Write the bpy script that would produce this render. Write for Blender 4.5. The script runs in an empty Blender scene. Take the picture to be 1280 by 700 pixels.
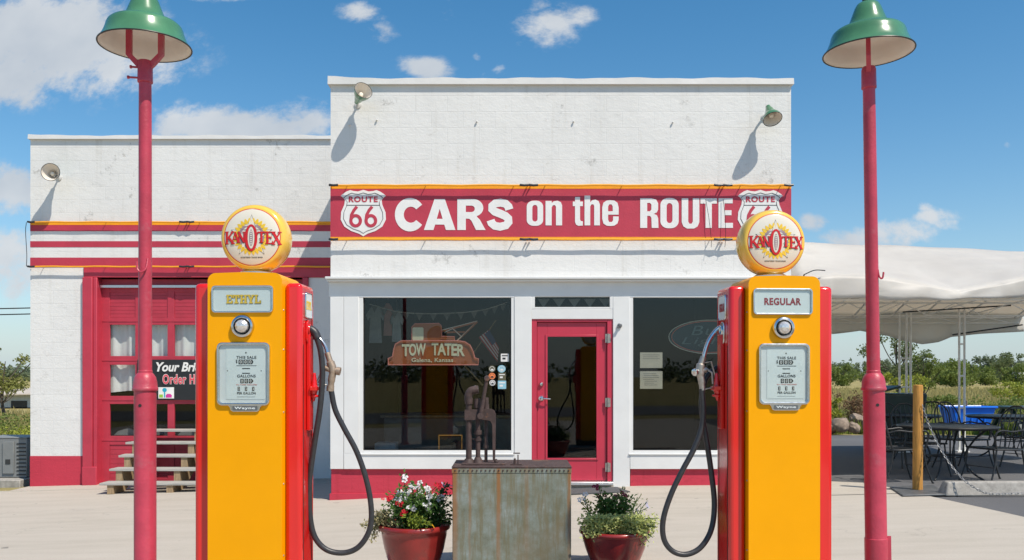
import bpy, bmesh, math, random
from mathutils import Vector, Matrix, Euler
random.seed(7)
SC = bpy.context.scene
COL = SC.collection
PI = math.pi
F, H0, CX, CY = 1080.0, 1.5, 640.0, 470.0        # focal length in pixels, eye height, vanishing point of the photo

def P(px, py, d):
    """world point seen at photo pixel (px, py) when it stands d metres in front of the camera"""
    return Vector(((px-CX)*d/F, d, H0-(py-CY)*d/F))
def wx(px, d): return (px-CX)*d/F
def wz(py, d): return H0-(py-CY)*d/F

# ------------------------------------------------------------------ materials
def newmat(name):
    m = bpy.data.materials.new(name); m.use_nodes = True
    nt = m.node_tree; nt.nodes.clear()
    out = nt.nodes.new('ShaderNodeOutputMaterial')
    b = nt.nodes.new('ShaderNodeBsdfPrincipled')
    nt.links.new(b.outputs[0], out.inputs[0])
    return m, nt, b
def N(nt, t, **kw):
    n = nt.nodes.new(t)
    for k, v in kw.items():
        if k.startswith('i_'):
            key = k[2:]
            key = int(key) if key.isdigit() else key.replace('_', ' ')
            n.inputs[key].default_value = v
        else: setattr(n, k, v)
    return n
def coords(nt, scale=(1, 1, 1), kind='Object', rot=(0, 0, 0)):
    tc = N(nt, 'ShaderNodeTexCoord'); mp = N(nt, 'ShaderNodeMapping')
    mp.inputs['Scale'].default_value = scale; mp.inputs['Rotation'].default_value = rot
    nt.links.new(tc.outputs[kind], mp.inputs[0]); return mp.outputs[0]
def noise(nt, vec, scale, detail=4, rough=.55):
    n = N(nt, 'ShaderNodeTexNoise'); n.inputs['Scale'].default_value = scale
    n.inputs['Detail'].default_value = detail; n.inputs['Roughness'].default_value = rough
    nt.links.new(vec, n.inputs['Vector']); return n.outputs['Fac']
def ramp(nt, fac, stops):
    r = N(nt, 'ShaderNodeValToRGB')
    while len(r.color_ramp.elements) < len(stops): r.color_ramp.elements.new(.5)
    for e, (p, c) in zip(r.color_ramp.elements, stops):
        e.position = p; e.color = tuple(c)+(1,) if len(c) == 3 else c
    nt.links.new(fac, r.inputs[0]); return r.outputs[0]
def mixc(nt, fac, a, b, mode='MIX'):
    m = N(nt, 'ShaderNodeMix', data_type='RGBA', blend_type=mode)
    for s, v in ((0, fac), (6, a), (7, b)):
        if hasattr(v, 'is_linked'): nt.links.new(v, m.inputs[s])
        elif s == 0: m.inputs[0].default_value = v
        else: m.inputs[s].default_value = tuple(v)+(1,) if len(v) == 3 else v
    return m.outputs[2]
def bump(nt, b, h, strength, dist=.01):
    n = N(nt, 'ShaderNodeBump'); n.inputs['Strength'].default_value = strength; n.inputs['Distance'].default_value = dist
    nt.links.new(h, n.inputs['Height']); nt.links.new(n.outputs[0], b.inputs['Normal'])
def g(c, k): return tuple(min(1, x*k) for x in c)

def pm(name, col, rough=.5, metal=0., var=.12, scale=6., bmp=0., bscale=60., coat=0., spec=.5, rvar=.1, stretch=(1, 1, 1), dirt=None, dirt_at=.62):
    """painted / plain surface with uneven colour, gloss and relief"""
    m, nt, b = newmat(name)
    v = coords(nt, stretch)
    n1 = noise(nt, v, scale, 6, .6)
    c = ramp(nt, n1, [(.3, g(col, 1-var)), (.7, g(col, 1+var))])
    if dirt:
        n3 = noise(nt, v, scale*.45, 8, .68)
        c = mixc(nt, ramp(nt, n3, [(dirt_at, (0, 0, 0)), (dirt_at+.1, (1, 1, 1))]), c, dirt)
    nt.links.new(c, b.inputs['Base Color'])
    r = N(nt, 'ShaderNodeMapRange'); r.inputs['To Min'].default_value = max(0, rough-rvar); r.inputs['To Max'].default_value = min(1, rough+rvar)
    nt.links.new(noise(nt, v, scale*2.3, 5), r.inputs[0]); nt.links.new(r.outputs[0], b.inputs['Roughness'])
    b.inputs['Metallic'].default_value = metal; b.inputs['Specular IOR Level'].default_value = spec
    b.inputs['Coat Weight'].default_value = coat; b.inputs['Coat Roughness'].default_value = .06
    if bmp: bump(nt, b, noise(nt, v, bscale, 4), bmp, .004)
    return m

def block_mat(name, col, lowcol=None):
    """painted concrete block: courses, rough paint, scuffs"""
    m, nt, b = newmat(name)
    tc = N(nt, 'ShaderNodeTexCoord'); sp = N(nt, 'ShaderNodeSeparateXYZ'); cb = N(nt, 'ShaderNodeCombineXYZ')
    nt.links.new(tc.outputs['Object'], sp.inputs[0])
    ad = N(nt, 'ShaderNodeMath', operation='ADD'); nt.links.new(sp.outputs[0], ad.inputs[0]); nt.links.new(sp.outputs[1], ad.inputs[1])
    nt.links.new(ad.outputs[0], cb.inputs[0]); nt.links.new(sp.outputs[2], cb.inputs[1])
    # slightly wandering joints
    nz = N(nt, 'ShaderNodeTexNoise'); nz.inputs['Scale'].default_value = 3; nt.links.new(tc.outputs['Object'], nz.inputs['Vector'])
    off = N(nt, 'ShaderNodeVectorMath', operation='SCALE'); off.inputs['Scale'].default_value = .016
    nt.links.new(nz.outputs['Color'], off.inputs[0])
    av = N(nt, 'ShaderNodeVectorMath', operation='ADD'); nt.links.new(cb.outputs[0], av.inputs[0]); nt.links.new(off.outputs[0], av.inputs[1])
    br = N(nt, 'ShaderNodeTexBrick'); nt.links.new(av.outputs[0], br.inputs['Vector'])
    br.inputs['Scale'].default_value = 1; br.inputs['Brick Width'].default_value = .405; br.inputs['Row Height'].default_value = .203
    br.inputs['Mortar Size'].default_value = .004; br.inputs['Mortar Smooth'].default_value = .6; br.inputs['Bias'].default_value = 0
    br.inputs['Color1'].default_value = tuple(g(col, .985))+(1,); br.inputs['Color2'].default_value = tuple(g(col, 1.01))+(1,)
    br.inputs['Mortar'].default_value = tuple(g(col, .955))+(1,)
    v = tc.outputs['Object']
    st = noise(nt, coords(nt, (1, 1, .35)), 1.3, 8, .65)
    c = mixc(nt, ramp(nt, st, [(.5, (0, 0, 0)), (.85, (.6, .6, .6))]), br.outputs['Color'], g(col, .78))
    sm = noise(nt, coords(nt, (1, 1, 2.2)), 4.5, 9, .72)
    c = mixc(nt, ramp(nt, sm, [(.60, (0, 0, 0)), (.70, (.45, .45, .45))]), c, (col[0]*.55, col[1]*.53, col[2]*.5))
    rs = noise(nt, coords(nt, (5, 5, .28)), 1.6, 7, .6)
    c = mixc(nt, ramp(nt, rs, [(.56, (0, 0, 0)), (.72, (.42, .42, .42))]), c, (col[0]*.70, col[1]*.67, col[2]*.61))
    sc = noise(nt, coords(nt, (1, 1, 1), rot=(.3, .5, .2)), 2.1, 10, .78)
    c = mixc(nt, ramp(nt, sc, [(.60, (0, 0, 0)), (.66, (.62, .62, .62))]), c, (col[0]*.42, col[1]*.41, col[2]*.39))
    pa = noise(nt, coords(nt, (.8, .8, 1.3)), .9, 3, .45)
    c = mixc(nt, ramp(nt, pa, [(.52, (0, 0, 0)), (.56, (.5, .5, .5))]), c, g(col, 1.05))
    nt.links.new(c, b.inputs['Base Color']); b.inputs['Roughness'].default_value = .62; b.inputs['Specular IOR Level'].default_value = .3
    mt = N(nt, 'ShaderNodeMath', operation='MULTIPLY'); mt.inputs[1].default_value = -.35; nt.links.new(br.outputs['Fac'], mt.inputs[0])
    n2 = noise(nt, v, 38, 5, .65); n3 = noise(nt, coords(nt, (1, 1, 1.6)), 7, 7, .7)
    s1 = N(nt, 'ShaderNodeMath', operation='MULTIPLY_ADD'); s1.inputs[1].default_value = .32
    nt.links.new(n2, s1.inputs[0]); nt.links.new(mt.outputs[0], s1.inputs[2])
    s2 = N(nt, 'ShaderNodeMath', operation='MULTIPLY_ADD'); s2.inputs[1].default_value = 1.5
    nt.links.new(n3, s2.inputs[0]); nt.links.new(s1.outputs[0], s2.inputs[2])
    bump(nt, b, s2.outputs[0], .42, .010)
    return m

def concrete_mat():
    m, nt, b = newmat('pale_concrete')
    v = coords(nt)
    a = noise(nt, coords(nt, (.35, 2.2, 1)), 2.2, 8, .62)
    c = ramp(nt, a, [(.3, (.385, .345, .288)), (.5, (.445, .40, .34)), (.72, (.485, .44, .38))])
    f = noise(nt, v, 90, 3); c = mixc(nt, .35, c, ramp(nt, f, [(.3, (.37, .33, .275)), (.7, (.51, .465, .40))]))
    st = noise(nt, v, .8, 9, .7); c = mixc(nt, ramp(nt, st, [(.6, (0, 0, 0)), (.8, (.45, .45, .45))]), c, (.30, .28, .25))
    ck = N(nt, 'ShaderNodeTexVoronoi', feature='DISTANCE_TO_EDGE'); ck.inputs['Scale'].default_value = .34; dv_ = N(nt, 'ShaderNodeVectorMath', operation='ADD'); ns_ = N(nt, 'ShaderNodeTexNoise'); ns_.inputs['Scale'].default_value = 2.5; ns_.inputs['Detail'].default_value = 8; nt.links.new(v, ns_.inputs['Vector']); nt.links.new(v, dv_.inputs[0]); nt.links.new(ns_.outputs['Color'], dv_.inputs[1]); nt.links.new(dv_.outputs[0], ck.inputs['Vector'])
    c = mixc(nt, ramp(nt, ck.outputs['Distance'], [(.0, (.28, .28, .28)), (.005, (0, 0, 0))]), c, (.2, .18, .155))
    ol = noise(nt, v, 1.7, 4, .5); c = mixc(nt, ramp(nt, ol, [(.66, (0, 0, 0)), (.76, (.3, .3, .3))]), c, (.22, .20, .175))
    sp = noise(nt, v, 5.0, 2, .4); c = mixc(nt, ramp(nt, sp, [(.765, (0, 0, 0)), (.785, (.7, .7, .7))]), c, (.16, .15, .135))
    nt.links.new(c, b.inputs['Base Color']); b.inputs['Roughness'].default_value = .85; b.inputs['Specular IOR Level'].default_value = .25
    bump(nt, b, f, .25, .004); return m

def asphalt_mat():
    m, nt, b = newmat('weathered_asphalt')
    v = coords(nt); f = noise(nt, v, 120, 4, .7)
    c = ramp(nt, f, [(.3, (.06, .06, .063)), (.55, (.105, .105, .11)), (.75, (.2, .2, .2))])
    c = mixc(nt, ramp(nt, noise(nt, v, .7, 7), [(.4, (0, 0, 0)), (.75, (.5, .5, .5))]), c, (.15, .148, .15))
    nt.links.new(c, b.inputs['Base Color']); b.inputs['Roughness'].default_value = .9
    bump(nt, b, f, .5, .006); return m

def field_mat():
    m, nt, b = newmat('dry_meadow')
    v = coords(nt); a = noise(nt, v, .09, 8, .62); f = noise(nt, v, 3.5, 8, .7)
    c = ramp(nt, a, [(.3, (.21, .20, .07)), (.5, (.34, .28, .125)), (.7, (.43, .34, .175))])
    c = mixc(nt, .5, c, ramp(nt, f, [(.3, (.22, .21, .07)), (.7, (.44, .36, .18))]))
    nt.links.new(c, b.inputs['Base Color']); b.inputs['Roughness'].default_value = 1; b.inputs['Specular IOR Level'].default_value = .1
    bump(nt, b, f, 1, .1); return m

def tank_mat():
    """galvanised sheet with rust runs"""
    m, nt, b = newmat('rusty_galvanised')
    v = coords(nt); vs = coords(nt, (14, 14, 1.1))
    a = noise(nt, vs, 2.6, 8, .7); sp = noise(nt, v, 9, 8, .72)
    c = ramp(nt, sp, [(.28, (.13, .14, .10)), (.48, (.20, .225, .185)), (.62, (.25, .29, .27)), (.75, (.40, .44, .42))])
    c = mixc(nt, ramp(nt, a, [(.45, (0, 0, 0)), (.62, (.75, .75, .75))]), c, (.17, .145, .075))
    wide = noise(nt, coords(nt, (1, 1, .8)), 2.4, 6, .6)
    c = mixc(nt, ramp(nt, wide, [(.5, (0, 0, 0)), (.7, (.7, .7, .7))]), c, (.19, .14, .07))
    # named rust runs under the seams
    sx = N(nt, 'ShaderNodeSeparateXYZ'); nt.links.new(v, sx.inputs[0])
    wob = N(nt, 'ShaderNodeMath', operation='MULTIPLY_ADD'); wob.inputs[1].default_value = .03
    nt.links.new(noise(nt, v, 6, 4), wob.inputs[0]); nt.links.new(sx.outputs[0], wob.inputs[2])
    for x0, w, k in ((-.428, .03, 1.), (-.10, .018, 1.), (-.31, .012, .5), (.425, .014, .8), (.11, .02, .3)):
        d = N(nt, 'ShaderNodeMath', operation='SUBTRACT'); d.inputs[1].default_value = x0+.015; nt.links.new(wob.outputs[0], d.inputs[0])
        ab = N(nt, 'ShaderNodeMath', operation='ABSOLUTE'); nt.links.new(d.outputs[0], ab.inputs[0])
        mr = N(nt, 'ShaderNodeMapRange', interpolation_type='SMOOTHSTEP'); mr.inputs['From Min'].default_value = w*.25; mr.inputs['From Max'].default_value = w*1.3
        mr.inputs['To Min'].default_value = k*.9; mr.inputs['To Max'].default_value = 0
        nt.links.new(ab.outputs[0], mr.inputs[0])
        gz = N(nt, 'ShaderNodeMapRange'); gz.inputs['From Min'].default_value = .0; gz.inputs['From Max'].default_value = .7; gz.inputs['To Min'].default_value = .35
        nt.links.new(sx.outputs[2], gz.inputs[0])
        mu = N(nt, 'ShaderNodeMath', operation='MULTIPLY'); nt.links.new(mr.outputs[0], mu.inputs[0]); nt.links.new(gz.outputs[0], mu.inputs[1])
        c = mixc(nt, mu.outputs[0], c, (.29, .125, .035))
    nt.links.new(c, b.inputs['Base Color']); b.inputs['Roughness'].default_value = .6; b.inputs['Metallic'].default_value = .15
    bump(nt, b, sp, .25, .004); return m

def wood_mat(name, col, stretch=(1, 1, 14)):
    m, nt, b = newmat(name)
    v = coords(nt, stretch); a = noise(nt, v, 7, 8, .65)
    c = ramp(nt, a, [(.3, g(col, .62)), (.55, col), (.75, g(col, 1.25))])
    nt.links.new(c, b.inputs['Base Color']); b.inputs['Roughness'].default_value = .75
    bump(nt, b, a, .4, .004); return m

def leaf_mat(name, a, b2, trans=.3):
    m, nt, b = newmat(name)
    n1 = noise(nt, coords(nt), 2.2, 5, .65); n2 = noise(nt, coords(nt), 40, 2)
    c = mixc(nt, n2, ramp(nt, n1, [(.35, a), (.65, b2)]), ramp(nt, n1, [(.3, b2), (.7, a)]))
    nt.links.new(c, b.inputs['Base Color']); b.inputs['Roughness'].default_value = .55; b.inputs['Specular IOR Level'].default_value = .3
    t = N(nt, 'ShaderNodeBsdfTranslucent'); nt.links.new(c, t.inputs[0])
    mx = N(nt, 'ShaderNodeMixShader'); mx.inputs[0].default_value = trans
    nt.links.new(b.outputs[0], mx.inputs[1]); nt.links.new(t.outputs[0], mx.inputs[2])
    nt.links.new(mx.outputs[0], nt.nodes['Material Output'].inputs[0]); return m

def glass_mat(name, tint=(.62, .66, .66), ior=1.5, rough=0.0):
    m, nt, b = newmat(name); nt.nodes.remove(b)
    t = N(nt, 'ShaderNodeBsdfTransparent'); t.inputs[0].default_value = tuple(tint)+(1,)
    gl = N(nt, 'ShaderNodeBsdfGlossy'); gl.inputs['Roughness'].default_value = rough
    lw = N(nt, 'ShaderNodeLayerWeight'); lw.inputs[0].default_value = .5
    pw = N(nt, 'ShaderNodeMath', operation='POWER'); pw.inputs[1].default_value = 5; nt.links.new(lw.outputs['Facing'], pw.inputs[0])
    fr = N(nt, 'ShaderNodeMath', operation='MULTIPLY_ADD'); fr.inputs[1].default_value = .9; fr.inputs[2].default_value = ((ior-1)/(ior+1))**2; nt.links.new(pw.outputs[0], fr.inputs[0])
    mx = N(nt, 'ShaderNodeMixShader'); nt.links.new(fr.outputs[0], mx.inputs[0])
    nt.links.new(t.outputs[0], mx.inputs[1]); nt.links.new(gl.outputs[0], mx.inputs[2])
    nt.links.new(mx.outputs[0], nt.nodes['Material Output'].inputs[0]); return m

def tarp_mat():
    m, nt, b = newmat('white_tarpaulin'); v = coords(nt)
    big = noise(nt, coords(nt, (.6, 1, 1.4)), 2.6, 6, .6); 
    c = ramp(nt, noise(nt, v, 1.2, 8, .65), [(.3, (.66, .65, .63)), (.65, (.75, .745, .725))])
    nt.links.new(c, b.inputs['Base Color']); b.inputs['Roughness'].default_value = .5
    hs = []
    for sc_, st_, rt_ in ((1.1, (.45, 1, 1.3), (0, 0, .5)), (2.3, (.7, .45, 1), (0, .3, -.6))):
        vo = N(nt, 'ShaderNodeTexVoronoi', feature='DISTANCE_TO_EDGE'); vo.inputs['Scale'].default_value = sc_; nt.links.new(coords(nt, st_, rot=rt_), vo.inputs['Vector'])
        mr_ = N(nt, 'ShaderNodeMapRange', interpolation_type='SMOOTHERSTEP'); mr_.inputs['From Max'].default_value = .22; mr_.inputs['To Min'].default_value = .8; mr_.inputs['To Max'].default_value = 0; nt.links.new(vo.outputs['Distance'], mr_.inputs[0]); hs.append(mr_.outputs[0])
    h = N(nt, 'ShaderNodeMath', operation='ADD'); nt.links.new(big, h.inputs[0]); nt.links.new(hs[0], h.inputs[1])
    h2 = N(nt, 'ShaderNodeMath', operation='ADD'); nt.links.new(h.outputs[0], h2.inputs[0]); nt.links.new(hs[1], h2.inputs[1]); bump(nt, b, h2.outputs[0], .24, .035)
    t = N(nt, 'ShaderNodeBsdfTranslucent'); t.inputs[0].default_value = (.97, .87, .72, 1)
    mx = N(nt, 'ShaderNodeMixShader'); mx.inputs[0].default_value = .42; nt.links.new(b.outputs[0], mx.inputs[1]); nt.links.new(t.outputs[0], mx.inputs[2])
    nt.links.new(mx.outputs[0], nt.nodes['Material Output'].inputs[0]); return m
WHITE = (.715, .705, .68); CRIM = (.47, .037, .066)
M = dict(
    block=block_mat('white_painted_block', WHITE),
    redblock=block_mat('red_painted_block', (.50, .040, .068)),
    trim=pm('white_gloss_trim', (.69, .69, .675), .42, var=.04, scale=3, bmp=.12, bscale=30, dirt=(.62, .61, .58), dirt_at=.66),
    cap=pm('white_parapet_paint', (.60, .592, .57), .6, var=.06, scale=2.5, bmp=.5, bscale=18, dirt=(.52, .49, .43), dirt_at=.66),
    crimson=pm('crimson_paint', CRIM, .45, var=.08, scale=5, bmp=.2, bscale=40),
    crimdoor=pm('crimson_door_paint', (.48, .034, .065), .35, var=.05, scale=4, bmp=.08, bscale=40),
    garage=pm('weathered_crimson_paint', (.44, .034, .060), .5, var=.12, scale=5, bmp=.25, bscale=35, dirt=(.52, .11, .12), dirt_at=.68),
    bandred=pm('sign_red_paint', (.46, .036, .066), .55, var=.1, scale=3, bmp=.5, bscale=38, dirt=(.40, .05, .07), dirt_at=.6),
    bandyel=pm('sign_orange_paint', (.86, .36, .012), .5, var=.08, scale=9, bmp=.3),
    bandwhite=pm('sign_white_paint', (.76, .755, .735), .55, var=.05, scale=5, bmp=.4, bscale=38),
    post=pm('crimson_post_paint', (.44, .042, .072), .42, var=.18, scale=6, bmp=.45, bscale=55, dirt=(.40, .10, .125), dirt_at=.55, rvar=.2),
    green=pm('green_enamel', (.070, .205, .095), .22, var=.18, scale=5, coat=.6),
    cream=pm('cream_enamel', (.74, .68, .60), .4, var=.06, scale=4, dirt=(.62, .50, .36), dirt_at=.62),
    rimblack=pm('black_rim', (.02, .02, .02), .4),
    yellow=pm('pump_yellow_paint', (.85, .355, .0), .36, var=.03, scale=3, coat=.05, spec=.16, rvar=.06),
    red=pm('pump_red_paint', (.66, .010, .008), .18, var=.05, scale=3, coat=.7, rvar=.05),
    chrome=pm('worn_chrome', (.62, .63, .64), .2, metal=1, var=.1, scale=20),
    pewter=pm('dull_cast_metal', (.40, .37, .33), .45, metal=.75, var=.25, scale=25, bmp=.3),
    bronze=pm('brown_cast_metal', (.40, .30, .22), .5, metal=.6, var=.25, scale=25, bmp=.3),
    dial=pm('dial_white_enamel', (.70, .72, .705), .35, var=.03, scale=4),
    plate=pm('label_white_glass', (.72, .765, .745), .25, var=.02, scale=4),
    ink=pm('black_ink', (.02, .02, .02), .5), redink=pm('dark_red_ink', (.30, .012, .02), .5), redline=pm('red_ink', (.6, .12, .1), .5),
    yelink=pm('yellow_ink', (.80, .52, .03), .5), greyink=pm('grey_purple_ink', (.30, .22, .25), .5),
    whiteink=pm('white_ink', (.78, .77, .73), .45), kred=pm('globe_red_ink', (.60, .012, .018), .4),
    globeface=pm('globe_milk_glass', (.71, .66, .555), .16, var=.03, scale=4, coat=.4),
    globebody=pm('globe_yellow_glass', (.84, .52, .07), .22, var=.05, scale=5, coat=.5),
    rubber=pm('black_rubber', (.028, .028, .03), .42, var=.25, scale=40, bmp=.15, bscale=120),
    lens=pm('bevelled_glass_lens', (.72, .68, .64), .1, metal=.55, var=.3, scale=38),
    tank=tank_mat(),
    rust=pm('brown_rusted_iron', (.062, .038, .034), .7, var=.4, scale=18, bmp=.6, bscale=60, dirt=(.20, .085, .04), dirt_at=.6),
    potglaze=pm('red_glazed_ceramic', (.25, .020, .018), .3, var=.3, scale=6, coat=.35, dirt=(.20, .03, .025), dirt_at=.55),
    soil=pm('potting_soil', (.035, .024, .016), .95, var=.4, scale=30, bmp=1),
    concrete=concrete_mat(), asphalt=asphalt_mat(), field=field_mat(),
    kerbstone=pm('rough_precast_concrete', (.33, .31, .28), .9, var=.25, scale=14, bmp=1, bscale=45, dirt=(.2, .185, .16), dirt_at=.6),
    greywood=wood_mat('weathered_grey_wood', (.40, .385, .35), (.6, 8, 8)),
    tanwood=wood_mat('tan_lumber', (.36, .25, .14), (6, 6, 1)),
    orangewood=wood_mat('varnished_orange_wood', (.50, .235, .045), (10, 10, 1)),
    steelplate=pm('grey_steel_plate', (.16, .165, .17), .5, metal=.5, var=.25, scale=9),
    galv=pm('galvanised_chain', (.24, .245, .25), .5, metal=.5, var=.2, scale=50),
    tarp=tarp_mat(),
    polewhite=pm('white_tube_paint', (.82, .82, .80), .4, var=.08, scale=9),
    iron=pm('black_wrought_iron', (.022, .023, .024), .45, var=.3, scale=30),
    binplastic=pm('dark_green_plastic', (.016, .035, .030), .45, var=.2, scale=6),
    blueplastic=pm('bright_blue_plastic', (.006, .155, .72), .32, var=.06, scale=6),
    rock=pm('tan_boulder_stone', (.24, .185, .14), .9, var=.45, scale=6, bmp=1, bscale=14),
    bark=pm('tree_bark', (.075, .06, .045), .95, var=.35, scale=8, bmp=1, bscale=30),
    acgrey=pm('air_conditioner_grey', (.20, .21, .21), .5, var=.08, scale=6),
    acdark=pm('dark_grille', (.03, .032, .033), .6),
    mat=pm('grey_rubber_mat', (.085, .088, .09), .85, var=.3, scale=60, bmp=1, bscale=140),
    alu=pm('brushed_aluminium', (.72, .72, .71), .35, metal=.7, var=.06, scale=12),
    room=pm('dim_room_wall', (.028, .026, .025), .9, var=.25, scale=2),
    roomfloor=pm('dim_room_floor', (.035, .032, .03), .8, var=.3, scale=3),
    curtain=pm('white_curtain_cloth', (.72, .71, .68), .9, var=.07, scale=3, stretch=(3, 3, .6), bmp=.4, bscale=8),
    banner=pm('black_banner_vinyl', (.018, .02, .022), .4, var=.1, scale=5),
    pinkink=pm('pink_red_ink', (.70, .07, .10), .5), cyanink=pm('cyan_ink', (.02, .38, .52), .5), limeink=pm('lime_ink', (.28, .50, .05), .5), magink=pm('magenta_ink', (.62, .03, .30), .5),
    signwood=pm('orange_brown_sign_board', (.42, .110, .032), .5, var=.15, scale=6),
    neonred=pm('unlit_red_neon_tube', (.78, .25, .2), .25), neonwhite=pm('unlit_white_neon_tube', (.75, .72, .62), .25), neonblue=pm('unlit_blue_neon_tube', (.15, .24, .28), .25), signcream=pm('cream_sign_ink', (.80, .72, .50), .5),
    signblue=pm('blue_sign_board', (.022, .065, .10), .4),
    paper=pm('aged_paper', (.66, .57, .47), .8, var=.06, scale=9), paperink=pm('faded_ink', (.30, .26, .24), .8),
    shirt=pm('grey_cotton', (.46, .50, .54), .9, var=.2, scale=7, bmp=.5, bscale=12), shirtpink=pm('pink_cotton', (.60, .32, .30), .9, var=.2, scale=7),
    flagblue=pm('flag_blue', (.04, .06, .16), .8), flagred=pm('flag_red', (.55, .06, .06), .8), flagwhite=pm('flag_white', (.78, .74, .68), .8),
    gilt=pm('gilt_frame', (.55, .25, .06), .4), counterw=pm('display_counter_grey', (.20, .19, .18), .7, var=.2, scale=4),
    sticko=pm('orange_decal', (.80, .22, .07), .5), stickb=pm('pale_blue_decal', (.25, .48, .58), .5), stickg=pm('olive_decal', (.10, .09, .05), .5), stickw=pm('white_decal', (.7, .68, .66), .5),
    glass=glass_mat('window_glass', (.80, .83, .82), 1.45), clear=glass_mat('clear_glass', (.93, .95, .95), 1.42),
    shed=pm('grey_metal_siding', (.42, .46, .48), .6, var=.12, scale=1.5, stretch=(9, 9, .5)), shedroof=pm('tan_roof_sheet', (.55, .47, .38), .6, var=.15, scale=2),
    cable=pm('black_cable', (.015, .015, .017), .6),
    lf_vinca=leaf_mat('vinca_leaf', (.055, .13, .028), (.13, .23, .05)), lf_dark=leaf_mat('dark_leaf', (.028, .075, .022), (.06, .14, .036)),
    lf_lime=leaf_mat('lime_leaf', (.15, .22, .025), (.28, .34, .04)), lf_sedum=leaf_mat('sedum_leaf', (.44, .50, .15), (.68, .70, .32)), lf_sedumdry=leaf_mat('dusty_sedum_leaf', (.29, .26, .13), (.44, .40, .22)),
    pet_white=leaf_mat('white_petal', (.80, .79, .78), (.72, .71, .74), .25), pet_red=leaf_mat('scarlet_petal', (.66, .012, .025), (.50, .01, .03), .25),
    pet_mag=leaf_mat('dark_magenta_petal', (.17, .008, .03), (.26, .012, .05), .25), pet_lav=leaf_mat('lavender_petal', (.42, .42, .62), (.5, .5, .66), .25), pet_yel=leaf_mat('yellow_petal', (.85, .5, .02), (.8, .4, .02), .25),
    lf_tree=leaf_mat('tree_leaf', (.125, .16, .07), (.215, .255, .105), .45), lf_far_hazed=leaf_mat('hazed_far_tree_leaf', (.145, .185, .11), (.22, .26, .145), .45), lf_yel=leaf_mat('yellow_green_leaf', (.24, .28, .04), (.38, .40, .06)),  # far tree leaves: distance haze painted into the colour, paler and greyer
    lf_ylt=leaf_mat('yellowing_tree_leaf', (.16, .19, .05), (.30, .29, .08), .4), lf_mid=leaf_mat('mid_green_leaf', (.14, .19, .042), (.24, .29, .075), .42), lf_brown=leaf_mat('dry_brown_leaf', (.16, .085, .05), (.26, .17, .09)),
    grass=leaf_mat('tall_dry_grass', (.30, .29, .09), (.52, .41, .20), .45), grassg=leaf_mat('green_weeds', (.17, .24, .05), (.34, .38, .08), .45),
)

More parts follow.
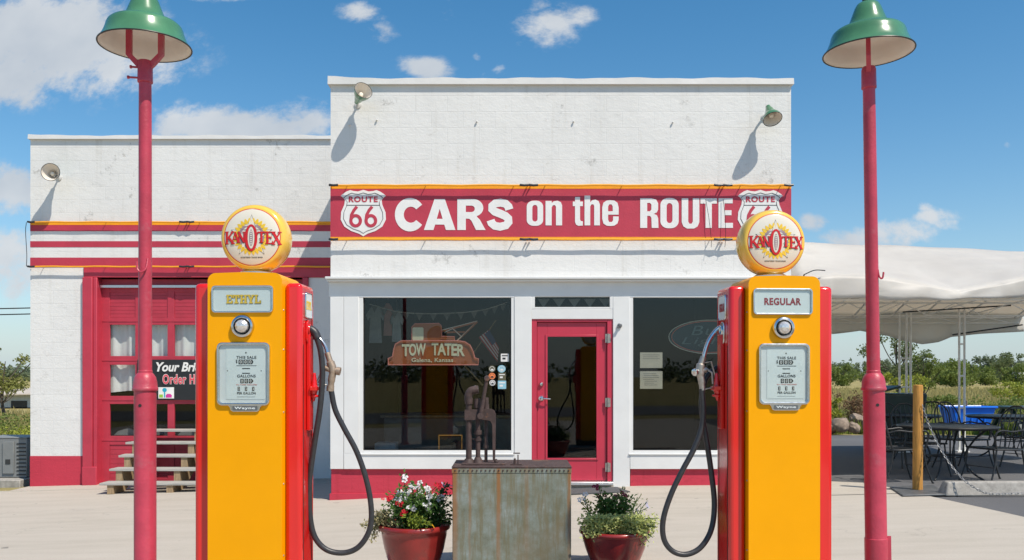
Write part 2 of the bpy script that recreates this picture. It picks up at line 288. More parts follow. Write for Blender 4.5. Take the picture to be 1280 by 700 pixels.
# ------------------------------------------------------------------ geometry helpers
ROOT = {}                                            # object name -> world position of its thing's base
class MB:
    def __init__(s): s.v = []; s.f = []
    def add(s, vs, fs):
        n = len(s.v); s.v += [Vector(v) for v in vs]; s.f += [tuple(i+n for i in f) for f in fs]
    def box(s, x0, x1, y0, y1, z0, z1):
        s.add([(x0, y0, z0), (x1, y0, z0), (x1, y1, z0), (x0, y1, z0), (x0, y0, z1), (x1, y0, z1), (x1, y1, z1), (x0, y1, z1)],
              [(0, 3, 2, 1), (4, 5, 6, 7), (0, 1, 5, 4), (1, 2, 6, 5), (2, 3, 7, 6), (3, 0, 4, 7)]); return s
    def hexa(s, b4, t4):
        s.add(list(b4)+list(t4), [(0, 3, 2, 1), (4, 5, 6, 7), (0, 1, 5, 4), (1, 2, 6, 5), (2, 3, 7, 6), (3, 0, 4, 7)]); return s
    def lathe(s, prof, c=(0, 0, 0), axis=(0, 0, 1), n=32, closed=False, cap=True):
        """revolve (r, h) points round an axis through c"""
        q = Vector((0, 0, 1)).rotation_difference(Vector(axis).normalized()); c = Vector(c)
        vs = []; fs = []; k = len(prof)
        for r, h in prof:
            for i in range(n):
                a = 2*PI*i/n; vs.append(c+q @ Vector((r*math.cos(a), r*math.sin(a), h)))
        for j in range(k-1+(1 if closed else 0)):
            j2 = (j+1) % k
            for i in range(n): fs.append((j*n+i, j*n+(i+1) % n, j2*n+(i+1) % n, j2*n+i))
        if not closed and cap:
            if prof[0][0] > 1e-5: fs.append(tuple(range(n-1, -1, -1)))
            if prof[-1][0] > 1e-5: fs.append(tuple((k-1)*n+i for i in range(n)))
        s.add(vs, fs); return s
    def cyl(s, a, b, r0, r1=None, n=16):
        a = Vector(a); b = Vector(b); r1 = r0 if r1 is None else r1
        return s.lathe([(r0, 0), (r1, (b-a).length)], a, b-a, n)
    def tube(s, pts, r, n=10, cap=True):
        pts = [Vector(p) for p in pts]; k = len(pts)
        rs = r if isinstance(r, (list, tuple)) else [r]*k
        vs = []; fs = []; t0 = (pts[1]-pts[0]).normalized()
        nrm = t0.orthogonal().normalized()
        for i, p in enumerate(pts):
            t = (pts[min(i+1, k-1)]-pts[max(i-1, 0)]).normalized()
            nrm = (nrm-t*nrm.dot(t)).normalized(); bn = t.cross(nrm)
            for j in range(n):
                a = 2*PI*j/n; vs.append(p+(nrm*math.cos(a)+bn*math.sin(a))*rs[i])
        for i in range(k-1):
            for j in range(n): fs.append((i*n+j, i*n+(j+1) % n, (i+1)*n+(j+1) % n, (i+1)*n+j))
        if cap: fs += [tuple(range(n-1, -1, -1)), tuple((k-1)*n+j for j in range(n))]
        s.add(vs, fs); return s
    def ball(s, c, r, n=14, sz=1.):
        return s.lathe([(max(1e-6, r*math.sin(PI*i/8)), -r*sz*math.cos(PI*i/8)) for i in range(9)], c, (0, 0, 1), n)
    def torus(s, c, R, r, axis=(0, 0, 1), n=28, k=8):
        return s.lathe([(R+r*math.cos(2*PI*i/k), r*math.sin(2*PI*i/k)) for i in range(k)], c, axis, n, True)
    def mesh(s, me, mat):
        n = len(s.v); s.v += [mat @ v.co for v in me.vertices]; s.f += [tuple(i+n for i in p.vertices) for p in me.polygons]
        bpy.data.meshes.remove(me); return s
    def flat(s, loops, y0, th, origin=(0, 0), sc=1., bev=0.):
        """closed outlines (holes allowed) in the x-z plane; front face at y0, th thick towards +y"""
        return s.mesh(fill(loops, th, bev), Matrix(((sc, 0, 0, origin[0]), (0, 0, -1, y0+th/2), (0, sc, 0, origin[1]), (0, 0, 0, 1))))
    def build(s, name, m, parent=None, smooth=True, bevel=0., angle=35, seg=2, sub=0):
        off = ROOT.get(parent.name, Vector((0, 0, 0))) if parent else Vector((0, 0, 0))
        me = bpy.data.meshes.new(name); me.from_pydata([v-off for v in s.v], [], s.f); me.update()
        bm = bmesh.new(); bm.from_mesh(me); bmesh.ops.recalc_face_normals(bm, faces=bm.faces); bm.to_mesh(me); bm.free()
        o = bpy.data.objects.new(name, me); COL.objects.link(o)
        me.materials.append(M[m] if isinstance(m, str) else m)
        if smooth:
            me.shade_smooth(); me.set_sharp_from_angle(angle=math.radians(angle))
        if bevel:
            b = o.modifiers.new('bevel', 'BEVEL'); b.width = bevel; b.segments = seg; b.limit_method = 'ANGLE'; b.angle_limit = math.radians(40)
            b.harden_normals = False
        if parent: o.parent = parent; ROOT[o.name] = off
        else: ROOT[o.name] = Vector((0, 0, 0))
        return o
def raw(name, vs, fs, m, parent=None):
    """large meshes of loose leaves and blades: no clean-up, flat"""
    off = ROOT.get(parent.name, Vector((0, 0, 0))) if parent else Vector((0, 0, 0))
    me = bpy.data.meshes.new(name); me.from_pydata([v-off for v in vs], [], fs); me.update(); me.materials.append(M[m])
    o = bpy.data.objects.new(name, me); COL.objects.link(o)
    if parent: o.parent = parent; ROOT[o.name] = off
    return o
def fill(loops, th, bev=0.):
    cu = bpy.data.curves.new('outline', 'CURVE'); cu.dimensions = '2D'; cu.fill_mode = 'BOTH'; cu.extrude = max(0, th/2-bev); cu.bevel_depth = bev; cu.bevel_resolution = 1; cu.offset = -bev
    for L in loops:
        sp = cu.splines.new('POLY'); sp.points.add(len(L)-1); sp.use_cyclic_u = True
        for p, q in zip(sp.points, L): p.co = (q[0], q[1], 0, 1)
    o = bpy.data.objects.new('outline', cu); me = bpy.data.meshes.new_from_object(o)
    bpy.data.objects.remove(o); bpy.data.curves.remove(cu); return me
def textmesh(s, off=0., space=1., shear=0., res=4):
    cu = bpy.data.curves.new('words', 'FONT'); cu.body = s; cu.size = 1; cu.offset = off; cu.space_character = space; cu.shear = shear; cu.resolution_u = res; cu.extrude = .004
    o = bpy.data.objects.new('words', cu); me = bpy.data.meshes.new_from_object(o)
    bpy.data.objects.remove(o); bpy.data.curves.remove(cu); return me
def words(mb, s, x0, x1, z0, z1, y, off=.02, space=1.08, shear=0., th=.002, rot=None):
    """lettering fitted in a box of the x-z plane, its front facing -y"""
    me = textmesh(s, off, space, shear)
    xs = [v.co.x for v in me.vertices]; ys = [v.co.y for v in me.vertices]; a, b, c, d = min(xs), max(xs), min(ys), max(ys)
    sx = (x1-x0)/(b-a); sz = (z1-z0)/(d-c)
    mt = Matrix(((sx, 0, 0, x0-a*sx), (0, 0, -th/.008, y), (0, sz, 0, z0-c*sz), (0, 0, 0, 1)))
    mb.mesh(me, rot @ mt if rot else mt); return mb
def thing(name, label, cat, loc=(0, 0, 0), group=None):
    o = bpy.data.objects.new(name, None); COL.objects.link(o); o.location = loc; o.empty_display_size = .2
    o['label'] = label; o['category'] = cat
    if group: o['group'] = group
    ROOT[o.name] = Vector(loc); return o
def tag(o, label=None, cat=None, group=None, kind=None):
    for k, v in (('label', label), ('category', cat), ('group', group), ('kind', kind)):
        if v: o[k] = v
    return o
def struct(o): o['kind'] = 'structure'; return o
def copy_thing(r, loc, rz=0., label=None, scale=None):
    c = r.copy(); COL.objects.link(c); c.location = loc; c.rotation_euler = (0, 0, rz)
    if scale: c.scale = (scale,)*3
    if label: c['label'] = label
    for ch in list(r.children):
        d = ch.copy(); COL.objects.link(d); d.parent = c
        for gch in list(ch.children):
            e = gch.copy(); COL.objects.link(e); e.parent = d
    return c
def rrect(x0, x1, z0, z1, r, n=5):
    pts = []
    for cx, cz, a in ((x1-r, z1-r, 0), (x0+r, z1-r, 90), (x0+r, z0+r, 180), (x1-r, z0+r, 270)):
        for i in range(n+1):
            t = math.radians(a+90*i/n); pts.append((cx+r*math.cos(t), cz+r*math.sin(t)))
    return pts
def ell(cx, cz, rx, rz, a0=0, a1=360, n=32):
    full = abs(a1-a0) >= 360
    return [(cx+rx*math.cos(math.radians(a0+(a1-a0)*i/(n if full else n-1))), cz+rz*math.sin(math.radians(a0+(a1-a0)*i/(n if full else n-1)))) for i in range(n)]
def thick(pts, w):
    """outline of a broad pen stroke along pts"""
    L = []; R = []
    for i, p in enumerate(pts):
        a = pts[max(0, i-1)]; b = pts[min(len(pts)-1, i+1)]
        d = math.hypot(b[0]-a[0], b[1]-a[1]) or 1; nx, nz = -(b[1]-a[1])/d*w/2, (b[0]-a[0])/d*w/2
        L.append((p[0]+nx, p[1]+nz)); R.append((p[0]-nx, p[1]-nz))
    return L+R[::-1]
def smoothpts(pts, k=6):
    pts = [Vector(p) for p in pts]; q = [pts[0]*2-pts[1]]+pts+[pts[-1]*2-pts[-2]]; out = []
    for i in range(1, len(q)-2):
        for j in range(k):
            t = j/k; a, b, c, d = q[i-1], q[i], q[i+1], q[i+2]
            out.append(.5*((2*b)+(c-a)*t+(2*a-5*b+4*c-d)*t*t+(3*b-a-3*c+d)*t**3))
    return out+[pts[-1]]
def inbox(loops, x0, x1, z0, z1): return [[(x0+p[0]*(x1-x0), z0+p[1]*(z1-z0)) for p in L] for L in loops]

# ------------------------------------------------------------------ ground
def lerp_tab(tab, x):
    if x <= tab[0][0]: return tab[0][1]
    for (a, u), (b, v) in zip(tab, tab[1:]):
        if x <= b: return u+(v-u)*(x-a)/(b-a)
    return tab[-1][1]
def zf(x, y):
    z = lerp_tab([(-14, -.32), (-7.5, -.225), (-2.3, -.08), (1.5, .10), (2.6, .11), (5, .17), (9, .19), (18, .1)], x)
    k = min(1, max(0, (abs(y-6)-20)/30)); k2 = min(1, max(0, (abs(x)-18)/30)); k = max(k, k2)
    return z*(1-k)+.0*k
def sheet(name, m, ys, xl, xr, ncol, dz):
    vs = []; fs = []
    for y in ys:
        a, b = xl(y), xr(y)
        for i in range(ncol+1):
            x = a+(b-a)*i/ncol; vs.append(Vector((x, y, zf(x, y)+dz)))
    for j in range(len(ys)-1):
        for i in range(ncol):
            k = j*(ncol+1)+i; fs.append((k, k+1, k+ncol+2, k+ncol+1))
    o = raw(name, vs, fs, m); o['kind'] = 'structure'; return o
def frange(a, b, s):
    r = []; x = a
    while x < b-1e-6: r.append(x); x += s
    return r+[b]
gx = [-900, -400, -150, -70, -48, -36, -26]+frange(-18, 18, .5)+[26, 36, 48, 70, 150, 400, 900]
gy = [-900, -300, -100, -60, -44, -34]+frange(-24, 30, 2)+[36, 44, 56, 80, 150, 400, 1200]
vs = [Vector((x, y, zf(x, y)-.03)) for y in gy for x in gx]; nx = len(gx)
struct(raw('ground', vs, [(j*nx+i, j*nx+i+1, (j+1)*nx+i+1, (j+1)*nx+i) for j in range(len(gy)-1) for i in range(nx-1)], 'field'))
sheet('asphalt_lot', 'asphalt', frange(-5, 19.4, 1.2), lambda y: 3.2, lambda y: 15.5, 50, -.012)
sheet('road', 'asphalt', frange(-17, -8, 1.5), lambda y: -60, lambda y: 60, 240, -.012)
sheet('concrete_apron', 'concrete', [-5, -2, 0, 2, 4, 6, 7, 8, 8.42, 9, 9.7, 10.3, 10.56, 10.9, 11.1, 12, 12.85, 12.86, 13.6],
      lambda y: -14 if y < 12.855 else -7.56,
      lambda y: lerp_tab([(-5, 5.6), (5, 5.2), (8.42, 4.82), (10.56, 4.53), (10.9, 4.42), (11.1, 4.1), (11.11, 3.52), (13.6, 3.52)], y), 80, .0)
mb = MB(); mb.add([(3.6, 9.86, zf(3.6, 9)+.004), (4.62, 9.86, zf(4.62, 9)+.004), (4.62, 9.88, zf(4.62, 9)+.004), (3.6, 9.88, zf(3.6, 9)+.004)], [(0, 1, 2, 3)])
struct(mb.build('pavement_joint', 'acdark'))
# pump island (low kerbed slab the pumps and lamp posts stand on)
isl = MB(); isl.box(-3.1, 3.1, 4.25, 5.75, -.25, .148); struct(isl.build('kerb_island', 'concrete', bevel=.02))
# ------------------------------------------------------------------ the building
D = 11.0; DW = 13.5
X = lambda px: wx(px, D)
Z = lambda py: wz(py, D)
XW = lambda px: wx(px, DW)
ZW = lambda py: wz(py, DW)
station = thing('service_station', 'white painted block service station with a lower side wing, crimson trim and flat roofs', 'building', (.6, 11.0, 0))
XL, XR, YB = X(413.3), X(988.8), 20.0
w = MB()
w.add([(XL, D, Z(347)), (XR, D, Z(347)), (XR, D, Z(103)), (XL, D, Z(103)), (XL, D+.2, Z(347)), (XR, D+.2, Z(347)), (XR, D+.2, Z(103)), (XL, D+.2, Z(103))], [(0, 1, 2, 3), (5, 4, 7, 6), (0, 4, 5, 1), (3, 2, 6, 7), (0, 3, 7, 4), (1, 5, 6, 2)])
for a_ in ((XL, XL+.2, D+.2, YB, -.4, Z(103)), (XR-.2, XR, D+.2, YB, -.4, Z(103)-.15), (XL+.2, XR-.2, YB-.2, YB, -.4, Z(103)-.3)): MB().box(*a_).build('wall', 'block', station)
w.build('wall', 'block', station)
ww = MB()
for a_ in ((XW(38), XL, DW, DW+.2, ZW(347), ZW(172)), (XW(38), XW(104.5), DW, DW+.2, ZW(570), ZW(347)), (XW(386), XL, DW, DW+.2, -.3, ZW(347)),
           (XW(38), XW(38)+.2, DW+.2, YB, -.4, ZW(172)), (XW(38)+.2, XL, YB-.2, YB, -.4, ZW(172)-.2)): MB().box(*a_).build('wall', 'block', station)
b = MB(); b.box(XW(38)-.003, XW(104.5), DW-.006, DW+.2, -.4, ZW(570)); b.build('base_course', 'redblock', station)
for a_ in ((XL+.2, XR-.2, D+.2, YB-.2, 4.7, 4.85), (XW(38)+.2, XL, DW+.2, YB-.2, 4.72, 4.86)): MB().box(*a_).build('roof', 'steelplate', station)
cp = MB()
def wavy_cap(x0, x1, y0, y1, z0, z1, n, bumpend):
    """hand-trowelled parapet coping: top edge wanders a little"""
    for i in range(n):
        a = x0+(x1-x0)*i/n; c = x0+(x1-x0)*(i+1)/n
        za = z1+.006*math.sin(a*5.1)+.004*math.sin(a*13)+(bumpend*max(0, 1-(a-x0)/.42)); zc = z1+.006*math.sin(c*5.1)+.004*math.sin(c*13)+(bumpend*max(0, 1-(c-x0)/.42))
        cp.add([(a, y0, z0), (c, y0, z0), (c, y1, z0), (a, y1, z0), (a, y0+.01, za), (c, y0+.01, zc), (c, y1, zc), (a, y1, za)], [(0, 3, 2, 1), (4, 5, 6, 7), (0, 1, 5, 4), (2, 3, 7, 6)]+([(3, 0, 4, 7)] if i == 0 else [])+([(1, 2, 6, 5)] if i == n-1 else []))
wavy_cap(XL-.03, XR+.025, D-.045, D+.23, Z(106.5), Z(98.6), 60, .02)
cp.build('parapet_cap', 'cap', station, False); cp = MB()
wavy_cap(XW(36.5), XL-.002, DW-.045, DW+.23, ZW(174.5), ZW(167.5)-.03, 50, .02)
cp.build('parapet_cap', 'cap', station, False)
for a_ in ((XL-.03, XL+.22, D+.24, YB, Z(103)+.002, Z(99)), (XW(36.5), XW(38)+.22, DW+.24, YB, ZW(172)+.002, ZW(168))): MB().box(*a_).build('parapet_cap', 'cap', station)
# painted sign band of the front, painted stripes of the wing
bd = MB(); bd.box(XL-.002, XR+.002, D-.004, D+.02, Z(296.2), Z(236)); band = bd.build('sign_band', 'bandred', station, False)
MB().box(XL-.002, XR+.002, D-.006, D+.01, Z(236)+.0005, Z(232.5)).box(XL-.002, XR+.002, D-.006, D+.01, Z(300), Z(296.2)-.0005).build('border_stripe', 'bandyel', band, False)
st = MB()
for a, c in ((281.3, 289), (301.5, 309), (322, 332.3)): st.box(XW(38)-.002, XL-.003, DW-.004, DW+.02, ZW(c), ZW(a))
stripes = st.build('wall_stripe', 'bandred', station, False)
MB().box(XW(38)-.002, XL-.003, DW-.005, DW+.01, ZW(281.2), ZW(277.8)).box(XW(38)-.002, XW(105), DW-.005, DW+.01, ZW(334), ZW(332.4)).build('border_stripe', 'bandyel', stripes, False)
# lettering
A_ = [[(0, 0), (.335, 1), (.665, 1), (1, 0), (.70, 0), (.645, .175), (.355, .175), (.30, 0)], [(.405, .36), (.595, .36), (.5, .69)]]
C_ = [ell(.52, .5, .52, .52, 37, 323, 30)+ell(.55, .5, .245, .25, 318, 42, 24)]
R_ = [[(0, 0), (0, 1), (.56, 1)]+ell(.56, .715, .36, .285, 80, -70, 10)+[(.72, .40), (.80, .33), (1, 0), (.66, 0), (.50, .30), (.42, .365), (.30, .37), (.30, 0)], [(.30, .58), (.30, .79), (.50, .79)]+ell(.50, .685, .12, .105, 80, -80, 7)+[(.50, .58)]]
S_ = thick([(.86*32, .66*41), (.82*32, .76*41), (.72*32, .84*41), (.52*32, .875*41), (.32*32, .85*41), (.20*32, .77*41), (.20*32, .67*41), (.30*32, .595*41), (.5*32, .535*41), (.70*32, .465*41), (.82*32, .38*41), (.83*32, .27*41), (.73*32, .17*41), (.5*32, .125*41), (.30*32, .155*41), (.18*32, .24*41), (.14*32, .33*41)], 10.2)
S_ = [[(p[0]/32, p[1]/41) for p in S_]]
def O_(r=.42, s=.34, sz=.17): return [[(p[0], p[1]) for p in rr(0, 1, 0, 1, r, r*.55)], [(p[0], p[1]) for p in rr(s, 1-s, sz, 1-sz, .15, .11)]]
def rr(x0, x1, z0, z1, rx, rz, n=6):
    pts = []
    for cx, cz, a in ((x1-rx, z1-rz, 0), (x0+rx, z1-rz, 90), (x0+rx, z0+rz, 180), (x1-rx, z0+rz, 270)):
        for i in range(n+1):
            t = math.radians(a+90*i/n); pts.append((cx+rx*math.cos(t), cz+rz*math.sin(t)))
    return pts
n_ = [[(0, 0), (0, 1), (.37, 1), (.37, .91), (.48, .98), (.72, 1.01), (.92, .95), (1, .82), (1, 0), (.63, 0), (.63, .76), (.57, .83), (.44, .82), (.37, .74), (.37, 0)]]
h_ = [[(0, 0), (0, 1), (.37, 1), (.37, .77), (.48, .84), (.72, .865), (.92, .81), (1, .70), (1, 0), (.63, 0), (.63, .65), (.57, .71), (.44, .70), (.37, .63), (.37, 0)]]
t_ = [[(.22, .12), (.22, .68), (0, .68), (0, .84), (.22, .84), (.22, 1), (.72, 1), (.72, .84), (1, .84), (1, .68), (.72, .68), (.72, .21), (.8, .155), (1, .15), (1, 0), (.55, -.01), (.33, .03)]]
e_ = [[(1, .44)]+[(1, .72), (.93, .9), (.74, .985), (.5, 1), (.26, .985), (.07, .9), (0, .72), (0, .28), (.07, .1), (.26, .015), (.5, 0), (.74, .015), (.93, .1), (1, .25), (1, .37), (.66, .37), (.66, .22), (.59, .155), (.42, .155), (.36, .24), (.36, .44)], [(.36, .57), (.36, .76), (.43, .84), (.57, .84), (.64, .76), (.64, .57)]]
Rn = [[(0, 0), (0, 1), (.62, 1), (.88, .95), (.98, .83), (.98, .62), (.90, .52), (.74, .475), (.91, .43), (.98, .33), (1, 0), (.63, 0), (.61, .34), (.54, .405), (.38, .41), (.38, 0)], [(.38, .56), (.38, .845), (.53, .845), (.61, .79), (.61, .62), (.53, .56)]]
U_ = [[(0, 1), (.37, 1), (.37, .22), (.44, .15), (.56, .15), (.63, .22), (.63, 1), (1, 1), (1, .2), (.9, .06), (.7, -.01), (.3, -.01), (.1, .06), (0, .2)]]
T_ = [[(0, 1), (1, 1), (1, .82), (.69, .82), (.69, 0), (.31, 0), (.31, .82), (0, .82)]]
E_ = [[(0, 0), (0, 1), (.98, 1), (.98, .83), (.42, .83), (.42, .595), (.9, .595), (.9, .43), (.42, .43), (.42, .17), (1, .17), (1, 0)]]
lt = MB()
for gl, a, c, top, bot in ((C_, 493.7, 530, 248.4, 288.6), (A_, 530, 569.3, 249, 287.6), (R_, 571.7, 607, 249, 287.6), (S_, 608.7, 641.2, 248.4, 288.6),
                           (O_(), 658.4, 678.9, 251, 282.4), (n_, 681.9, 702.6, 251.3, 281.8), (t_, 716, 728.5, 246.4, 282), (h_, 730.6, 749.8, 244.6, 281.8), (e_, 752.7, 773.2, 250.4, 282.6),
                           (Rn, 800.2, 823, 248, 285), (O_(), 825.4, 848.2, 247.6, 285.4), (U_, 852, 874, 248, 285.4), (T_, 875.4, 896, 248, 285), (E_, 898, 916, 248, 285)):
    lt.flat(inbox(gl, X(a), X(c), Z(bot), Z(top)), D-.008, .005)
lt.build('lettering', 'bandwhite', band, False)
half = [(0, 0), (.09, .055), (.27, .115), (.42, .21), (.5, .36), (.49, .52), (.42, .68), (.405, .78), (.46, .845), (.50, .87)]
half += [(.455, .91), (.37, .965), (.29, .995), (.22, .975), (.12, .965), (.05, .985), (0, 1.0)]
def shield(px0, px1, py0, py1):
    cx = (X(px0)+X(px1))/2; wd = X(px1)-X(px0); ht = Z(py0)-Z(py1); z0 = Z(py1)
    loop = lambda k, dz=0: [(cx+p[0]*wd*k, z0+ht*(.5+(p[1]-.5)*k)+dz) for p in half]+[(cx-p[0]*wd*k, z0+ht*(.5+(p[1]-.5)*k)+dz) for p in half[-2:0:-1]]
    s = MB(); s.flat([loop(1)], D-.009, .005); sh = s.build('route_shield', 'bandwhite', station, False)
    l = MB(); l.flat([loop(.88), loop(.862)], D-.0125, .004)
    l.box(cx-.37*wd, cx+.37*wd, D-.012, D-.006, z0+ht*.664, z0+ht*.675)
    l.build('outline_mark', 'ink', sh, False)
    t = MB(); words(t, 'ROUTE', cx-.32*wd, cx+.32*wd, z0+ht*.735, z0+ht*.86, D-.0115, .035, 1.14)
    # broad ring sixes
    for q in (-1, 1):
        c0 = cx+q*.168*wd; r = .128*wd
        t.flat([ell(c0, z0+ht*.335, r*1.1, r*1.15), ell(c0, z0+ht*.335, r*.55, r*.62)], D-.0125, .004)
        t.flat([thick([(c0-r*.80, z0+ht*.36), (c0-r*.72, z0+ht*.46), (c0-r*.30, z0+ht*.56), (c0+r*.22, z0+ht*.64)], r*.52)], D-.0131, .004)
    t.build('lettering', 'bandred', sh, False)
shield(426, 482.5, 237.5, 295.5); shield(922, 978.5, 237.5, 295.5)
# neon tubing on stand-offs along the sign and the wing
def neon(y0, zr, x0, x1, joints, arms, mname='bandyel'):
    xs = [x0]+list(joints)+[x1]
    for a, c in zip(xs, xs[1:]):
        pts = [(a+.02+(c-a-.04)*i/12, y0, zr+.004*math.sin(i*1.7+a)) for i in range(13)]
        n = MB().tube([(pts[0][0], y0+.06, zr)]+pts+[(pts[-1][0], y0+.06, zr)], .013, 8).build('neon_tube', mname, station)
        for q0, q1 in ((a, a+.115), (c-.115, c)): MB().tube([(q0, y0-.004, zr+.004), ((q0+q1)/2, y0-.012, zr-.004), (q1, y0-.004, zr+.003)], .0155, 8).build('end_boot', 'rubber', n)
        for r_ in arms:
            if a <= r_ <= c: MB().cyl((r_, y0+.115, zr+.002), (r_, y0-.006, zr+.002), .006, None, 6).build('stand_off', 'pewter', n)
for py in (233.2, 300.4): neon(D-.076, Z(py), X(413), X(989), [X(661), X(902)], [X(p) for p in (434, 532, 642, 681, 777, 887, 925, 975)], 'bandyel')
neon(DW-.076, ZW(278.6), XW(38), XL-.06, [XW(236)], [XW(p) for p in (55, 133, 225, 250)], 'bandyel')
neon(DW-.076, ZW(334), XW(38), XL-.06, [XW(236)], [XW(p) for p in (55, 133, 225, 250)], 'bandyel')
for pp in ([P(33, 278, DW-.1), P(32, 290, DW-.1), P(33.5, 318, DW-.1), P(33, 333, DW-.1)], [P(882, 249, D-.03), P(886, 272, D-.05), P(889, 298, D-.06), P(889, 309, D-.08)], [P(904, 249, D-.03), P(906.5, 272, D-.05), P(907, 298, D-.06), P(906, 309, D-.08)]):
    MB().tube(smoothpts(pp), .005 if pp[0].x < -5 else .003, 6).build('loose_cable', 'cable', station)
for px, py in ((471, 150), (596, 152), (717, 152), (841, 153), (437, 156)):      # old hook stubs left in the blocks
    MB().cyl(P(px, py, D+.01), P(px, py, D-.015), .009, .008, 8).ball(P(px, py, D-.018), .013, 8).build('hook_stub', 'cap', station)
# shopfront: fascia, cornice, posts, sills, base
YF = D-.03
MB().box(XL-.02, XR, YF+.012, D+.1, Z(371), Z(352.5)).build('fascia', 'trim', station, bevel=.004)
c = MB(); c.box(XL-.045, XR+.02, D-.13, D+.05, Z(350), Z(347)); c.box(XL-.03, XR+.01, D-.095, D+.05, Z(352.5), Z(350)-.0006); c.build('cornice', 'trim', station, bevel=.005)
for a_ in ((XL, X(430), YF, D+.12, Z(586), Z(371)-.001), (X(430.4), X(449), YF-.004, D+.12, Z(566.5)+.001, Z(371)-.001), (X(643), X(664.5), YF-.002, D+.12, -.1, Z(371)-.001), (X(766), X(787), YF-.002, D+.12, -.1, Z(371)-.001), (X(955), XR, YF, D+.12, Z(586), Z(371)-.001)):
    MB().box(*a_).build('post', 'trim', station, bevel=.004)
for a_ in ((X(430.4), X(643)-.001, YF-.006, D+.12, Z(586), Z(566.5)), (X(787)+.001, X(955)-.001, YF-.006, D+.12, Z(586), Z(566.5))): MB().box(*a_).build('window_rail', 'trim', station, bevel=.004)
MB().box(X(664.5)+.001, X(766)-.001, YF+.004, D+.1, Z(399), Z(386.5)).build('door_head', 'trim', station, bevel=.004)
r = MB(); r.box(XL+.004, X(642), D+.006, D+.2, -.4, Z(586)-.002); r.box(XL-.012, X(642), D-.02, D+.02, -.4, Z(617)); r.build('base_course', 'redblock', station, bevel=.006)
MB().box(X(788), XR-.004, D+.006, D+.2, -.4, Z(586)-.002).build('base_course', 'redblock', station, bevel=.006)
def shop_window(px0, px1, py0, py1):
    f = MB(); x0, x1, z0, z1 = X(px0), X(px1), Z(py1), Z(py0); t = .035; y0, y1 = D-.022, D+.07
    f.box(x0-.052, x0, y0, y1, z0-.04, z1+.0); f.box(x1, x1+.04, y0, y1, z0-.04, z1); f.box(x0, x1, y0, y1, z0-.036, z0); f.box(x0-.052, x1+.04, y0-.003, y1, z1+.0005, z1+.012)
    f.box(x0-.055, x1+.042, y0-.03, y0-.002, z0-.052, z0-.037)
    o = f.build('shop_window', 'trim', station, bevel=.003)
    gmesh = MB(); gmesh.box(x0+.001, x1-.001, D+.03, D+.036, z0+.001, z1-.001); gmesh.build('glass_pane', 'glass', o, False)
    s = MB(); s.box(x0+.0015, x0+.012, D+.012, D+.029, z0+.0015, z1-.0015); s.box(x1-.012, x1-.0015, D+.012, D+.029, z0+.0015, z1-.0015); s.box(x0+.0125, x1-.0125, D+.012, D+.029, z0+.0015, z0+.010); s.build('glazing_bead', 'rimblack', o, False)
    return o
win1 = shop_window(454, 639, 372, 563); win2 = shop_window(791, 951, 372, 563)
for px, py, sh, m_, r_ in ((631, 447, 0, 'stickw', 5), (615, 461, 1, 'stickg', 4.4), (627, 461, 1, 'stickb', 5), (615, 470, 1, 'sticko', 4.2), (627.5, 470.5, 0, 'stickg', 4.8), (615.5, 478.5, 1, 'stickw', 3.8), (627.5, 481, 0, 'stickb', 5.2)):
    d = D+.029; s = MB(); cxs, czs, rs = X(px), Z(py), r_*.0102
    s.flat([ell(cxs, czs, rs, rs*.95, n=20)] if sh else [rrect(cxs-rs, cxs+rs, czs-rs, czs+rs, rs*.15)], D+.0265, .003)
    o = s.build('sticker', m_, win1, False)
    q = MB(); q.flat([ell(cxs, czs, rs*.72, rs*.70, n=20), ell(cxs, czs, rs*.6, rs*.58, n=20)] if sh else [rrect(cxs-rs*.75, cxs+rs*.75, czs+rs*.35, czs+rs*.62, rs*.05)], D+.0255, .0007); q.flat([rrect(cxs-rs*(.3 if sh else .6), cxs+rs*(.35 if sh else .2), czs-rs*.45, czs-rs*.0, rs*.1)], D+.0254, .0007); q.build('printed_mark', 'ink' if m_ in ('stickw', 'sticko') else 'stickw', win1, False)
# transom
tr = MB(); tr.box(X(664.5), X(668.5), D-.028, D+.07, Z(386.5), Z(371)-.001); tr.box(X(762), X(766), D-.028, D+.07, Z(386.5), Z(371)-.001); tr.box(X(668.5), X(762), D-.026, D+.07, Z(386.4), Z(384))
tro = tr.build('transom_window', 'trim', station, bevel=.003); MB().box(X(668.5)+.001, X(762)-.001, D+.03, D+.036, Z(384)+.001, Z(371)-.002).build('glass_pane', 'glass', tro, False)
for i in range(5):
    a = X(672+i*19.5); MB().flat([[(a, Z(372.5)), (a+.16, Z(372.5)), (a+.08, Z(383.5))]], D+.12, .002).build('pennant', 'counterw', tro, False)
# entrance door
zt, zb = Z(398.5), Z(601.3); dx0, dx1 = X(671.5), X(758.5); YD = D+.02
j = MB(); j.box(X(664.6), X(671), D-.012, D+.1, zb, zt); j.box(X(759), X(765.9), D-.012, D+.1, zb, zt); j.box(X(671)+.0005, X(759)-.0005, D-.011, D+.1, Z(402.5), zt)
door = j.build('entrance_door', 'crimdoor', station, bevel=.004)
gx0, gx1, gz0, gz1 = X(684), X(746), Z(573), Z(420.5)
l = MB(); zt2 = Z(403)
l.box(dx0, gx0, YD, YD+.045, zb+.004, zt2); l.box(gx1, dx1, YD, YD+.045, zb+.004, zt2); l.box(gx0+.0005, gx1-.0005, YD+.0005, YD+.045, zb+.004, gz0); l.box(gx0+.0005, gx1-.0005, YD+.0005, YD+.045, gz1, zt2)
l.build('door_leaf', 'crimdoor', door, bevel=.003)
bd_ = MB(); e = .022
